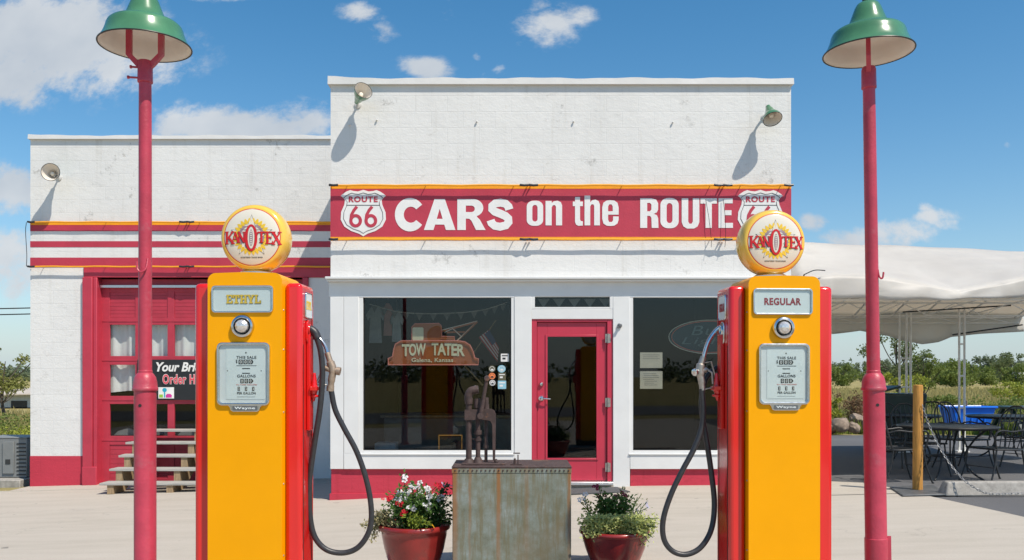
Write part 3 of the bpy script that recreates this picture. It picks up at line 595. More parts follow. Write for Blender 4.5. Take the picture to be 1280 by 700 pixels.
bd_.box(gx0-e, gx0+.004, YD-.012, YD-.0005, gz0-e, gz1+e); bd_.box(gx1-.004, gx1+e, YD-.012, YD-.0005, gz0-e, gz1+e); bd_.box(gx0+.0045, gx1-.0045, YD-.0115, YD-.0005, gz0-e, gz0+.004); bd_.box(gx0+.0045, gx1-.0045, YD-.0115, YD-.0005, gz1-.004, gz1+e)
bd_.build('glazing_bead', 'crimdoor', door, bevel=.003)
MB().box(gx0+.001, gx1-.001, YD+.02, YD+.026, gz0+.001, gz1-.001).build('glass_pane', 'glass', door, False)
k = MB(); kc = P(676.5, 498, YD); k.lathe([(.034, 0), (.034, .008), (.016, .012), (.014, .045), (.030, .052), (.034, .068), (.024, .082), (0, .086)], kc, (0, -1, 0), 20); k.tube([kc+Vector((.02, -.05, 0)), kc+Vector((.07, -.055, -.003)), kc+Vector((.115, -.05, -.006))], [.009, .008, .006], 8); k.build('door_knob', 'chrome', door)
k = MB(); kc = P(676.5, 480.5, YD); k.lathe([(.030, 0), (.030, .012), (.022, .024), (.018, .03), (0, .031)], kc, (0, -1, 0), 20); k.build('deadbolt', 'chrome', door)
for py in (423, 503, 584): MB().cyl(P(760, py+6, D-.022), P(760, py-6, D-.022), .011, None, 10).box(X(756.5), X(763), D-.016, D-.0125, Z(py+5.5), Z(py-5.5)).build('hinge', 'pewter', door)
t = MB(); t.box(X(664.6), X(765.5), D-.1, D+.1, Z(605.5), Z(601.6)); t.build('threshold', 'alu', station, bevel=.006)
t = MB(); t.box(X(664.6), X(765.5), D-.03, D+.1, -.1, Z(605.6)); t.build('door_step', 'concrete', station, bevel=.01)
cam_ = MB(); cc = P(774.5, 407, D-.035); cam_.lathe([(.03, 0), (.03, .02), (.018, .026), (.018, .06), (0, .062)], cc, (0, -1, 0), 16); cam_.tube([cc+Vector((0, -.04, 0)), cc+Vector((-.03, -.05, -.03))], .014, 8); cam_.build('door_light', 'steelplate', station)
# room behind the shopfront
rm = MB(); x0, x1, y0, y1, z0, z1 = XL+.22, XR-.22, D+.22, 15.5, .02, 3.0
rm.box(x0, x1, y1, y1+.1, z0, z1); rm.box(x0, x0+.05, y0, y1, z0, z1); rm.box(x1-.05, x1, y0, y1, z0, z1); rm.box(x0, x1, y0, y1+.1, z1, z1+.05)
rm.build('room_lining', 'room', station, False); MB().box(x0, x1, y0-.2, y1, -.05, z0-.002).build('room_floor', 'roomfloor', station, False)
# garage door in the wing
DG = DW+.13; gxl = wx(127, DG); gxr = wx(386, DG); GZ = lambda py: wz(py, DG); GX = lambda px: wx(px, DG)
lint = MB(); lint.box(XW(105), XW(413)-.0, DW-.02, DW+.19, ZW(347), ZW(333)); lint.build('lintel', 'crimson', station, bevel=.008)
MB().box(XW(386)-.09, XW(386), DW-.05, DW+.19, -.4, ZW(347)-.001).build('door_jamb', 'crimson', station, bevel=.01)
jm = MB(); jm.box(XW(105), XW(117.5), DW-.06, DW+.19, -.4, ZW(347)-.001); jm.box(XW(117.5)+.001, XW(122.5), DW-.035, DW+.19, -.4, ZW(347)-.001)
jm.box(XW(105)-.004, XW(123), DW-.066, DW-.03, -.4, ZW(583))
jm.build('door_jamb', 'crimson', station, bevel=.01)
rl = MB(); rl.box(XW(123), XW(384), DW+.06, DW+.1, GZ(360), GZ(357)); rl.build('door_track', 'alu', station)
cols = [137+40.4*i for i in range(6)]; wcol = 32
rows = [('p', 365, 397), ('w', 406, 445), ('w', 456, 495), ('w', 505, 545), ('p', 556, 598)]
gd = MB(); ymid = DG
xe = [gxl]+sum([[GX(c), GX(c+wcol)] for c in cols], [])+[gxr]
for i in range(0, len(xe), 2): gd.box(xe[i], xe[i+1], DG, DG+.045, -.22, GZ(349))
zz = [349]+sum([[a, c] for _, a, c in rows], [])+[622]
for k_ in range(0, len(zz), 2):
    for c_ in cols: gd.box(GX(c_)+.0005, GX(c_+wcol)-.0005, DG+.001, DG+.045, GZ(zz[k_+1]), GZ(zz[k_]))
for zc in (401.5, 450.5, 500, 550.5): gd.box(gxl, gxr, DG-.006, DG-.0005, GZ(zc+.8), GZ(zc-.8)+.01)
gdo = gd.build('garage_door', 'garage', station, bevel=.005)
for kind, a, c in rows:
    for c_ in cols:
        if kind == 'p':
            q = MB(); n = 7; zt_, zb_ = GZ(a), GZ(c)
            for i in range(n):
                q.box(GX(c_)+.001, GX(c_+wcol)-.001, DG+.014+(i % 2)*.0, DG+.03, zb_+(zt_-zb_)*i/n+.004, zb_+(zt_-zb_)*(i+1)/n)
            q.box(GX(c_)+.001, GX(c_+wcol)-.001, DG+.022, DG+.035, zb_, zt_)
            q.build('grooved_panel', 'garage', gdo, False)
        else:
            MB().box(GX(c_)+.001, GX(c_+wcol)-.001, DG+.02, DG+.025, GZ(c)+.001, GZ(a)-.001).build('window_pane', 'clear', gdo, False)
def curtain(zt_, zb_, sag=0):
    vs, fs = [], []; n = 150
    for i in range(n+1):
        x = gxl+.04+(gxr-gxl-.08)*i/n; y = DG+.12+.02*math.sin(x*22)+.008*math.sin(x*51)
        vs += [(x, y, zt_), (x, y+.01*math.sin(x*17), zb_+.02*math.sin(x*6)+sag*math.sin(x*2.1)), (x, y+.006, zt_), (x, y+.006+.01*math.sin(x*17), zb_+.02*math.sin(x*6)+sag*math.sin(x*2.1))]
    for i in range(n): k = i*4; fs += [(k, k+4, k+5, k+1), (k+2, k+3, k+7, k+6)]
    m_ = MB(); m_.add(vs, fs); return m_
cu = curtain(GZ(398), GZ(490)); cu.build('curtain', 'curtain', gdo, angle=80)
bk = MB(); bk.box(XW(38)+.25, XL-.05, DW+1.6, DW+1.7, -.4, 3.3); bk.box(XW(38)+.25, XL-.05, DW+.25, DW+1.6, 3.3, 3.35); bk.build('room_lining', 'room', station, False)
lo = MB()                                            # pale shapes leaning inside the lowest panes
for c_ in cols[:5]:
    lo.flat([[(GX(c_-2), GZ(545)), (GX(c_+34), GZ(545)), (GX(c_+30), GZ(540)), (GX(c_+16), GZ(536)), (GX(c_+3), GZ(540))]], DG+.2, .01)
lo.build('shelf_clutter', 'counterw', gdo, False)
# ------------------------------------------------------------------ wall lamps
def wall_lamp(wallpt, axis, arm, label, L=.235, R=.125):
    wallpt = Vector(wallpt); t = thing('wall_lamp', label, 'lamp', wallpt, 'enamel lamps on the station walls')
    ax = Vector(axis).normalized(); arm = [wallpt+Vector(a) for a in arm]; tip = arm[-1]
    pl = MB(); pl.lathe([(.045, 0), (.045, .012), (.02, .02), (0, .021)], wallpt, (0, -1, 0), 16); pl.build('wall_plate', 'cap', t)
    a = MB(); a.tube(smoothpts(arm) if len(arm) > 2 else arm, .014, 8); a.build('arm', 'cap', t)
    prof = [(.03, -.03), (.035, 0), (.05, .03), (.06, .07), (.085, .12), (R*.93, L*.78), (R, L)]
    s = MB(); s.lathe(prof+[(R-.003, L-.001)]+[(r-.005, h+.004) for r, h in prof[::-1][1:-1]], tip, ax, 30, True)
    sh = s.build('lamp_shade', 'green', t)
    li = MB(); li.lathe([(.02, .02)]+[(r-.007, h+.005) for r, h in prof[2:-1]]+[(R-.006, L-.003)], tip, ax, 30, False)
    me = li
    vs_, fs_ = li.v, [f for f in li.f if len(f) == 4]
    o = MB(); o.v = vs_; o.f = fs_; o.build('shade_lining', 'cream', t)
    MB().torus(tip+ax*L, R-.002, .004, ax, 30, 6).build('rim', 'rimblack', t)
    bb = MB(); bb.lathe([(.018, .03), (.02, .06), (.03, .09), (.034, .12), (.025, .15), (0, .158)], tip, ax, 14); bb.build('bulb', 'globeface', t)
    return t
wall_lamp((X(447.5), D-.002, Z(131)), (.60, -1, .42), [(0, 0, 0), (.0, -.06, .0), (.012, -.11, .012)], 'enamel wall lamp high on the taller front beside the roof step, its mouth turned up', .225, .115)
wall_lamp((XW(74), DW-.002, ZW(222)), (.22, -1, .02), [(0, 0, 0), (0, -.07, 0), (0, -.12, 0)], 'small enamel wall lamp on the low wing above the crimson stripes', .235, .135)
wall_lamp((X(956), D-.002, Z(147)), (.12, -.62, -1), [(0, 0, 0), (0, -.05, .05), (0, -.11, .085), (.0, -.16, .07)], 'green enamel wall lamp tilted downwards above the sign band near the canopy side', .2, .118)
# ------------------------------------------------------------------ petrol pumps
HP = 1.93
def quad_letters(mb, segs, x0, z0, s, y, th=.0016):
    """letters drawn with straight and slab strokes: rectangles (x, z, w, h) and pen strokes"""
    for i, q in enumerate(segs):
        yy = y-.00006*i
        if q[0] == 'r': mb.box(x0+q[1]*s, x0+(q[1]+q[3])*s, yy, y+th, z0+q[2]*s, z0+(q[2]+q[4])*s)
        else: mb.flat([[(x0+a*s, z0+b_*s) for a, b_ in thick(q[1], q[2])]], yy, th)
    return mb
def make_globe(root):
    R = .197; yc = 0; c = (0, 0, HP+.209)
    g_ = MB(); prof = []
    for i in range(17):
        a = -PI/2+PI*i/16; prof.append((.150+.047*math.cos(a)**.8 if math.cos(a) > 1e-6 else .150, .088*math.sin(a)))
    prof = [(.168, -.082)]+[(.172+.025*math.cos(a), .080*math.sin(a)) for a in [-PI/2+PI*i/14 for i in range(15)]]+[(.168, .082)]
    g_.lathe(prof, c, (0, -1, 0), 56); body = g_.build('globe', 'globebody', root, angle=50)
    for sgn in (-1, 1):
        f = MB(); f.lathe([(.168, .072), (.166, .0805), (.155, .0855), (.11, .094), (.06, .098), (0, .0995)], c, (0, sgn, 0), 56); f.build('globe_face', 'globeface', body, angle=60)
    def yd(x, z):                                    # front of the domed face at an offset from its centre
        r = math.hypot(x, z); t = [(0, .0995), (.06, .098), (.11, .094), (.155, .0855), (.166, .0805), (.2, .06)]
        return -lerp_tab(t, r)
    def wrap(mb, off):
        """lay flat artwork on the dome"""
        mb.v = [Vector((v.x, yd(v.x, v.z)-off+(v.y), v.z+c[2])) for v in mb.v]; return mb
    ring = MB(); ring.flat([ell(0, 0, .164, .164, n=64), ell(0, 0, .160, .160, n=64)], 0, .0005); wrap(ring, .0008).build('face_ring', 'kred', body)
    zc = .002
    disc = MB(); disc.flat([ell(0, zc, .084, .084, n=48), ell(0, zc, .060, .060, n=40)], 0, .0005); wrap(disc, .0006).build('flower_shadow', 'greyink', body)
    pt = MB()
    for i in range(26):
        a = 2*PI*i/26; ca, sa = math.cos(a), math.sin(a); o1, o2 = .074, .108
        lp = [(o1, -.006), (o1+.012, -.0105), (o1+.024, -.007), (o2, 0), (o1+.024, .007), (o1+.012, .0105), (o1, .006)]
        pt.flat([[(r*ca-t*sa, zc+r*sa+t*ca) for r, t in lp]], -.00002*i, .0005)
    wrap(pt, .0011).build('petal_ring', 'yelink', body)
    def star(R1, R2): return [((R1 if i % 2 == 0 else R2)*math.sin(PI*i/5), zc+(R1 if i % 2 == 0 else R2)*math.cos(PI*i/5)) for i in range(10)]
    s0 = MB(); s0.flat([star(.126, .0482)], 0, .0004); wrap(s0, .0020).build('star_outline', 'ink', body)
    s1 = MB(); s1.flat([star(.121, .0463)], 0, .0004); wrap(s1, .0026).build('star', 'globeface', body)
    q = MB(); oz = -.006
    q.flat([ell(0, oz, .036, .076, n=44), ell(0, oz, .021, .064, n=36)], 0, .0005)
    S = .062
    def put(st, x, z, s): quad_letters(q, st, x, z, s, 0, .0005)
    # serif capitals, drawn as pen strokes
    K_ = [('r', .08, 0, .16, 1), ('r', 0, 0, .32, .06), ('r', 0, .94, .32, .06), ('s', [(.2, .42), (.66, .97)], .12), ('s', [(.30, .55), (.72, .03)], .17), ('r', .52, 0, .32, .06), ('r', .5, .94, .3, .06)]
    Aa = [('s', [(.06, .02), (.36, .98)], .09), ('s', [(.34, .98), (.66, .02)], .17), ('r', .18, .30, .34, .07), ('r', -.04, 0, .24, .06), ('r', .5, 0, .3, .06)]
    Nn = [('r', .08, 0, .10, 1), ('r', 0, 0, .26, .06), ('s', [(.10, .97), (.62, .03)], .18), ('r', .56, 0, .10, 1), ('r', .46, .94, .28, .06), ('r', 0, .94, .2, .06)]
    Tt = [('r', .28, 0, .17, 1), ('r', 0, .9, .73, .1), ('r', .17, 0, .39, .06), ('r', 0, .76, .06, .16), ('r', .67, .76, .06, .16)]
    Ee = [('r', .08, 0, .16, 1), ('r', 0, 0, .6, .08), ('r', 0, .92, .58, .08), ('r', .2, .47, .26, .08), ('r', .54, 0, .06, .24), ('r', .52, .78, .06, .22), ('r', .44, .4, .05, .22)]
    Xx = [('s', [(.10, .97), (.60, .03)], .18), ('s', [(.10, .03), (.60, .97)], .10), ('r', 0, 0, .26, .06), ('r', .45, 0, .28, .06), ('r', 0, .94, .28, .06), ('r', .46, .94, .26, .06)]
    put(K_, -.155, -.041, .072); put(Aa, -.114, -.034, .062); put(Nn, -.078, -.034, .062)
    put(Tt, .037, -.034, .062); put(Ee, .082, -.041, .070); put(Xx, .117, -.045, .074)
    sh_ = MB(); sh_.v = [v+Vector((-.0022, 0, -.0022)) for v in q.v]; sh_.f = list(q.f)
    wrap(sh_, .0032).build('lettering_shadow', 'ink', body, False)
    wrap(q, .0042).build('lettering', 'kred', body, False)
    cn = MB(); cn.flat([ell(0, oz, .019, .062, n=30)], 0, .0004); wrap(cn, .0036).build('letter_filling', 'globeface', body)
    cc = MB(); cc.flat([ell(0, oz, .0105, .047, n=24)], 0, .0004); wrap(cc, .0046).build('kernel_mark', 'greyink', body)
    c2 = MB()
    for i in range(7): c2.flat([ell(0, oz-.036+i*.012, .006, .0035, n=10)], 0, .0004)
    wrap(c2, .0052).build('kernel_mark', 'globeface', body)
    tm = MB(); words(tm, 'REGISTERED TRADE MARK', -.064, .064, -.1205, -.1135, 0, .02, 1.1, th=.0004); wrap(tm, .0012).build('small_print', 'ink', body, False)
    cl = MB(); cl.lathe([(.098, -.02), (.098, .012), (.09, .018), (.082, .022)], (0, 0, HP), (0, 0, 1), 40); cl.build('globe_collar', 'chrome', body)
    return body

def make_pump(name, grade, label, side, word_mat):
    t = thing(name, label, 'petrol pump', (0, 0, 0), 'petrol pumps'); FY = -.18
    z = lambda py: HP-(py-340)*.004444
    x = lambda px: (px-306.5)*.004444
    # yellow centre body: slightly crowned top
    b_ = MB(); pr = []
    hw = .209
    for i in range(9): a = PI/2*i/8; pr.append((hw-.042+.042*math.cos(a), HP-.05+.042*math.sin(a)))
    top = [(px_, pz+.008*(1-(px_/hw)**2)) for px_, pz in pr]+[(0, HP)]
    outl = [(hw, .1)]+top+[(-a, c_) for a, c_ in top[:-1][::-1]]+[(-hw, .1)]
    b_.flat([outl], FY, .36); body = b_.build('centre_body', 'yellow', t, bevel=.022, seg=4, angle=50)
    for s in (-1, 1):
        r_ = MB(); x0, x1 = sorted((s*.2095, s*.3055)); r_.box(x0, x1, -.132, .132, .1, HP-.0555); o = r_.build('side_panel', 'red', t, bevel=.026, seg=4, angle=60)
        tr_ = MB(); tr_.box(min(s*.3058, s*.3075), max(s*.3058, s*.3075), -.1, -.094, .14, HP-.4); tr_.box(min(s*.3058, s*.3075), max(s*.3058, s*.3075), .075, .081, .14, HP-.1); tr_.build('panel_seam', 'rimblack', o)
        lp = MB(); ym = -.015; lp.mesh(fill([rrect(-.062, .062, z(395), z(364), .016)], .01, .002), Matrix(((0, 0, s, s*.3095), (s, 0, 0, ym), (0, 1, 0, 0), (0, 0, 0, 1))))
        lo_ = lp.build('grade_label', 'plate', o)
        fr_ = MB(); fr_.mesh(fill([rrect(-.067, .067, z(395)-.005, z(364)+.005, .02), rrect(-.061, .061, z(395)+.001, z(364)-.001, .015)], .014, .002), Matrix(((0, 0, s, s*.310), (s, 0, 0, ym), (0, 1, 0, 0), (0, 0, 0, 1)))); fr_.build('label_frame', 'chrome', lo_)
        wd_ = MB(); hw_ = .05; words(wd_, grade, -hw_, hw_, z(385), z(374), 0, .04, 1.12, th=.001, rot=Matrix(((0, -s, 0, s*.3155), (s, 0, 0, ym), (0, 0, 1, 0), (0, 0, 0, 1)))); wd_.build('lettering', word_mat, lo_, False)
    pl = MB(); pl.box(-.30, .30, -.15, .15, 0, .0995); pl.build('plinth', 'rubber', t, bevel=.008)
    sc_ = MB()
    for s in (-1, 1):
        for zz_ in (.35, .75, 1.15, 1.5, 1.72): sc_.lathe([(.006, 0), (.005, .003), (0, .004)], (s*.209, FY+.03, zz_), (s, 0, 0), 8)
    sc_.build('panel_screw', 'pewter', body)
    # grade window on the front
    zl0, zl1, xl0, xl1 = z(391), z(357), x(265)-.0, x(343)
    f_ = MB(); f_.flat([rrect(xl0, xl1, zl0, zl1, .022), rrect(xl0+.0095, xl1-.0095, zl0+.0095, zl1-.0095, .015)], FY-.012, .014, bev=.003); gl = f_.build('grade_sign', 'chrome', t)
    pf = MB(); pf.flat([rrect(xl0+.007, xl1-.007, zl0+.007, zl1-.007, .016)], FY-.003, .004); pf.build('sign_plate', 'plate', gl)
    tx = MB(); xc = (xl0+xl1)/2; zc = (zl0+zl1)/2
    if grade == 'ETHYL':
        H = .048; sh = MB()
        L_ = dict(E=[('r', .06, 0, .2, 1), ('r', 0, 0, .72, .16), ('r', 0, .84, .72, .16), ('r', .2, .42, .34, .15), ('r', .56, 0, .16, .34), ('r', .56, .66, .16, .34)],
                  T=[('r', .27, 0, .22, 1), ('r', 0, .84, .76, .16), ('r', .14, 0, .48, .15), ('r', 0, .64, .15, .3), ('r', .61, .64, .15, .3)],
                  H=[('r', .08, 0, .21, 1), ('r', .54, 0, .21, 1), ('r', .2, .42, .4, .16), ('r', 0, 0, .37, .14), ('r', .46, 0, .37, .14), ('r', 0, .86, .37, .14), ('r', .46, .86, .37, .14)],
                  Y=[('r', .29, 0, .21, .46), ('r', .18, 0, .43, .14), ('s', [(.14, .96), (.40, .42)], .2), ('s', [(.66, .96), (.40, .42)], .2), ('r', 0, .86, .33, .14), ('r', .47, .86, .33, .14)],
                  L=[('r', .08, 0, .21, 1), ('r', 0, .86, .38, .14), ('r', 0, 0, .72, .16), ('r', .56, 0, .16, .36)])
        xx = xc-.090
        for ch, wd in zip('ETHYL', (.80, .84, .90, .86, .74)):
            quad_letters(sh, L_[ch], xx+.002, zc-.026, H, FY-.0048, .001); quad_letters(tx, L_[ch], xx, zc-.024, H, FY-.0062, .001); xx += wd*H*.97
        sh.build('lettering_shadow', 'stickg', gl, False); tx.build('lettering', 'yelink', gl, False)
    else:
        words(tx, grade, xc-.107, xc+.107, zc-.020, zc+.021, FY-.004, .032, 1.12, th=.0012); tx.build('lettering', word_mat, gl, False)
    gp = MB(); gp.flat([rrect(xl0+.008, xl1-.008, zl0+.008, zl1-.008, .015)], FY-.0095, .0012); gp.build('cover_glass', 'clear', gl, False)
    # round sight glass
    c_ = (x(304.5), FY, z(408)); lg = MB()
    lg.lathe([(.064, 0), (.064, .012), (.060, .022), (.050, .026), (.046, .022), (.045, .010)], c_, (0, -1, 0), 40); s_ = lg.build('sight_glass', 'chrome', t)
    ln = MB(); ln.lathe([(.045, .008), (.043, .017), (.038, .022)], c_, (0, -1, 0), 32); ln.build('dark_collar', 'rimblack', s_)
    ln = MB(); ln.lathe([(.038, .020), (.035, .032), (.022, .043), (0, .047)], c_, (0, -1, 0), 12); ln.build('lens', 'lens', s_, angle=5)
    # dial window
    x0, x1, z0, z1 = x(272), x(339), z(507), z(428)
    df = MB(); df.flat([rrect(x0, x1, z0, z1, .030), rrect(x0+.0145, x1-.0145, z0+.015, z1-.014, .020)], FY-.016, .02, bev=.005); dl = df.build('dial_window', 'chrome', t)
    well = MB(); well.flat([rrect(x0+.011, x1-.011, z0+.011, z1-.010, .02)], FY-.002, .004); well.build('dial_face', 'dial', dl)
    inn = MB(); inn.flat([rrect(x0+.05, x1-.032, z0+.035, z1-.034, .004)], FY-.004, .004); inn.build('dial_face', 'plate', dl)
    xm = x(309); dt = MB()
    words(dt, 'THIS SALE', xm-.056, xm+.056, z(448.5), z(445), FY-.005, .012, 1.05, th=.0006); words(dt, '$', xm-.059, xm-.051, z(454.5), z(449.5), FY-.005, .02, th=.0006)
    words(dt, 'GALLONS', xm-.052, xm+.052, z(471.8), z(468.3), FY-.005, .012, 1.05, th=.0006); words(dt, 'PER GALLON', xm-.052, xm+.052, z(493), z(490), FY-.005, .01, 1.05, th=.0006)
    dt.box(xm-.056, xm+.056, FY-.0046, FY-.003, z(457.6), z(456.9)); dt.box(xm-.024, xm+.020, FY-.0046, FY-.003, z(461.4), z(460.2)); dt.box(xm-.024, xm+.020, FY-.0046, FY-.003, z(467.2), z(466))
    dt.box(xm-.055, xm+.05, FY-.0046, FY-.003, z(496.3), z(496)); dt.flat([ell(xm-.003, z(441), .004, .005, n=12)], FY-.0046, .001)
    for q in (-.107, .083): dt.flat([ell(xm+q, z(463.6), .003, .003, n=10)], FY-.0046, .001)
    dt.build('dial_lettering', 'ink', dl, False)
    wd = MB(); wt = MB()
    for i in range(3):
        xx = xm-.044+i*.0275
        wd.flat([rrect(xx, xx+.0235, z(455.2), z(449.6), .002) if i < 2 else [(xx, z(455.2)), (xx+.021, z(455.2)), (xx+.029, z(452.4)), (xx+.021, z(449.6)), (xx, z(449.6))]], FY-.0052, .001)
        words(wt, '0', xx+.006, xx+.0175, z(454.4), z(450.4), FY-.0056, .01, th=.0006)
        xx = xm-.034+i*.024
        wd.flat([rrect(xx, xx+.019, z(479), z(473.6), .002) if i < 2 else [(xx, z(479)), (xx+.016, z(479)), (xx+.026, z(476.3)), (xx+.016, z(473.6)), (xx, z(473.6))]], FY-.0052, .001)
        words(wt, '0', xx+.005, xx+.014, z(478.2), z(474.4), FY-.0056, .01, th=.0006)
        xx = xm-.049+i*.0405
        wd.flat([rrect(xx, xx+.0125, z(488.6), z(483.6), .0015)], FY-.0052, .001); words(wt, '3', xx+.003, xx+.0095, z(487.8), z(484.4), FY-.0056, .01, th=.0006)
    wd.build('counter_window', 'ink', dl, False); wt.build('counter_digits', 'whiteink', dl, False)
    rl_ = MB(); words(rl_, 'ALL TAXES INCLUDED', xm-.058, xm+.060, z(481.6), z(480.2), FY-.005, .0, 1.1, th=.0006)
    rl_.v = rl_.v; rl_.build('red_rule', 'redline', dl, False)
    gp = MB(); gp.flat([rrect(x0+.0125, x1-.0125, z0+.0125, z1-.012, .02)], FY-.012, .002); gp.build('cover_glass', 'clear', dl, False)
    # maker's plate under the dial
    mp = MB(); xq0, xq1 = x(289.5), x(325.5)
    mp.flat([[(xq0-.022, z(505.5)), (xq1+.022, z(505.5)), (xq1+.006, z(509)), (xq1, z(513)), (xq1-.012, z(514.6)), (xq0+.012, z(514.6)), (xq0, z(513)), (xq0-.006, z(509))]], FY-.011, .012, bev=.003); mo = mp.build('name_plate', 'chrome', t)
    mk = MB(); mk.flat([rrect(xq0+.010, xq1-.010, z(513.2), z(507.6), .006)], FY-.0126, .002); mk.build('plate_ground', 'steelplate', mo)
    mk = MB(); words(mk, 'Wayne', xq0+.022, xq1-.022, z(512.4), z(508.4), FY-.0135, .02, 1.1, shear=.0, th=.001); mk.build('lettering', 'plate', mo, False)
    gb = make_globe(t); gb.location = (-.008 if side < 0 else -.003, .035, .006)
    # nozzle boot and outlet on the hose side
    s = side; bx = s*.3075
    bo = MB(); rng = lambda a, c: (min(a, c), max(a, c))
    xa, xb = rng(bx, bx+s*.02); bo.box(xa, xb, -.035, .035, z(540), z(415))
    xa, xb = rng(bx+s*.02, bx+s*.06); bo.box(xa, xb, -.05, .05, z(489), z(483.5)); bo.cyl((bx+s*.035, 0, z(490)), (bx+s*.035, 0, z(466)), .022, .008, 12); bo.cyl((bx+s*.03, 0, z(503)), (bx+s*.03, 0, z(489)), .006, .024, 12); bo.torus((bx+s*.035, 0, z(496)), .02, .008, n=16)
    bo.build('nozzle_boot', 'red', t, bevel=.004)
    es = MB(); es.mesh(fill([rrect(-.032, .032, z(428), z(398), .03)], .012, .003), Matrix(((0, 0, s, bx+s*.004), (s, 0, 0, -.02), (0, 1, 0, 0), (0, 0, 0, 1)))); es.torus((bx+s*.014, -.02, z(410)), .024, .006, (1, 0, 0), 20); es.build('escutcheon', 'chrome' if side < 0 else 'red', t)
    return t
def hose(t, pts, r=.0165):
    return MB().tube(smoothpts(pts, 8), r, 12).build('hose', 'rubber', t)
# --- left-hand pump (ethyl)
pe = make_pump('petrol_pump', 'ETHYL', 'yellow and red petrol pump whose front sign reads ETHYL, black hose looping at its side', 1, 'yelink')
x = lambda px, d: (px-640)*d/F+1.478
z = lambda py, d, base=.148: H0-(py-470)*d/F-base
rzl = math.radians(-2.2); invl = Matrix.Rotation(-rzl, 3, 'Z')
def LP(px, py, y): d = 4.98+y; return invl @ Vector((x(px, d), y, z(py, d)))
el = MB(); el.tube(smoothpts([LP(379, 412, -.02), LP(386, 411, -.02), LP(393, 415, -.02), LP(397, 423, -.02)]), .024, 12); el.build('hose_elbow', 'rubber', pe)
hose(pe, [LP(395, 419, -.02), LP(401, 440, -.02), LP(403, 470, -.02), LP(400, 510, -.02), LP(393, 555, -.01), LP(387, 600, 0), LP(387, 640, .01), LP(393, 670, .02), LP(408, 687, .03), LP(430, 691, .04), LP(449, 683, .045), LP(462, 662, .045), LP(464, 635, .045), LP(458, 600, .04), LP(446, 565, .035), LP(430, 535, .03), LP(419, 512, .025), LP(414, 488, .02)])
nz = MB(); nz.tube(smoothpts([LP(391, 417, .03), LP(400, 424, .03), LP(407, 434, .03), LP(410.5, 446, .025)]), .0105, 10); nzo = nz.build('nozzle', 'chrome', pe)
nb_ = MB(); nb_.tube(smoothpts([LP(409, 441, .025), LP(413, 453, .022), LP(416, 463, .02), LP(414.5, 474, .02), LP(413, 488, .02)]), [.017]*6+[.024]*8+[.021]*6+[.018]*5, 12)
nb_.cyl(LP(405, 460, .02), LP(421, 463.5, .02), .016, .019, 14); nb_.lathe([(.024, 0), (.024, .02), (0, .021)], LP(421, 463.5, .02), (1, 0, -.2), 14); nb_.cyl(LP(413.2, 482, .02), LP(412.8, 489, .02), .022, None, 14)
nb_.build('nozzle_body', 'bronze', nzo)
tg = MB(); tg.tube([LP(407, 458, .02), LP(400, 468, .0), LP(394.5, 481, -.01), LP(408, 481, .015)], .0045, 8); tg.tube([LP(404, 466, .02), LP(397.5, 479, .01)], .004, 8); tg.build('trigger_guard', 'pewter', nzo)
pe.location = (-1.478, 4.98, .148); pe.rotation_euler = (0, 0, rzl)
# --- right-hand pump (regular)
pr_ = make_pump('petrol_pump', 'REGULAR', 'yellow and red petrol pump whose front sign reads REGULAR', -1, 'redink')
rz = math.radians(3.0); PRX, PRY = (980-640)*4.97/F-.010, 5.14
inv = Matrix.Rotation(-rz, 3, 'Z')
def RP(px, py, y): d = PRY+y; w_ = Vector(((px-640)*d/F-PRX, y, H0-(py-470)*d/F-.148)); return inv @ w_
hose(pr_, [RP(877, 486, .0), RP(879, 510, .0), RP(877, 535, .0), RP(868, 560, -.01), RP(852, 590, -.02), RP(838, 620, -.02), RP(829, 650, -.02), RP(830, 674, -.02), RP(841, 689, -.02), RP(858, 693, -.02), RP(876, 684, -.01), RP(889, 662, 0), RP(893, 630, .02), RP(889, 590, .03), RP(883, 550, .035), RP(878, 520, .04), RP(877, 498, .04), RP(882, 474, .05), RP(893, 462, .05), RP(901, 458, .05)])
nz = MB(); nz.tube(smoothpts([RP(903, 408, -.01), RP(895, 413, 0), RP(886, 426, 0), RP(881, 441, 0), RP(879, 450, 0)]), .0125, 10); nzo = nz.build('nozzle', 'chrome', pr_)
nb_ = MB(); nb_.tube(smoothpts([RP(879.5, 446, 0), RP(876, 456, 0), RP(875, 466, 0), RP(877, 477, 0), RP(878, 488, 0)]), [.018]*6+[.026]*8+[.021]*6+[.018]*5, 12)
nb_.cyl(RP(882, 462, .0), RP(868.5, 465.5, -.01), .017, .018, 14); nb_.build('nozzle_body', 'pewter', nzo)
kb = MB(); kb.lathe([(.020, 0), (.023, .006), (.021, .02), (.010, .024), (0, .0245)], RP(870.5, 465, -.01), RP(866, 466, -.03)-RP(870.5, 465, -.01), 16); kb.build('nozzle_cap', 'chrome', nzo)
tg = MB(); tg.tube([RP(877, 454, 0), RP(889, 452, -.01), RP(897.5, 483, -.01), RP(878, 487, 0)], .005, 8); tg.tube([RP(882, 460, 0), RP(890, 466, -.01), RP(891, 480, -.01)], .006, 8); tg.build('trigger_guard', 'pewter', nzo)
pr_.location = (PRX, PRY, .148); pr_.rotation_euler = (0, 0, rz)
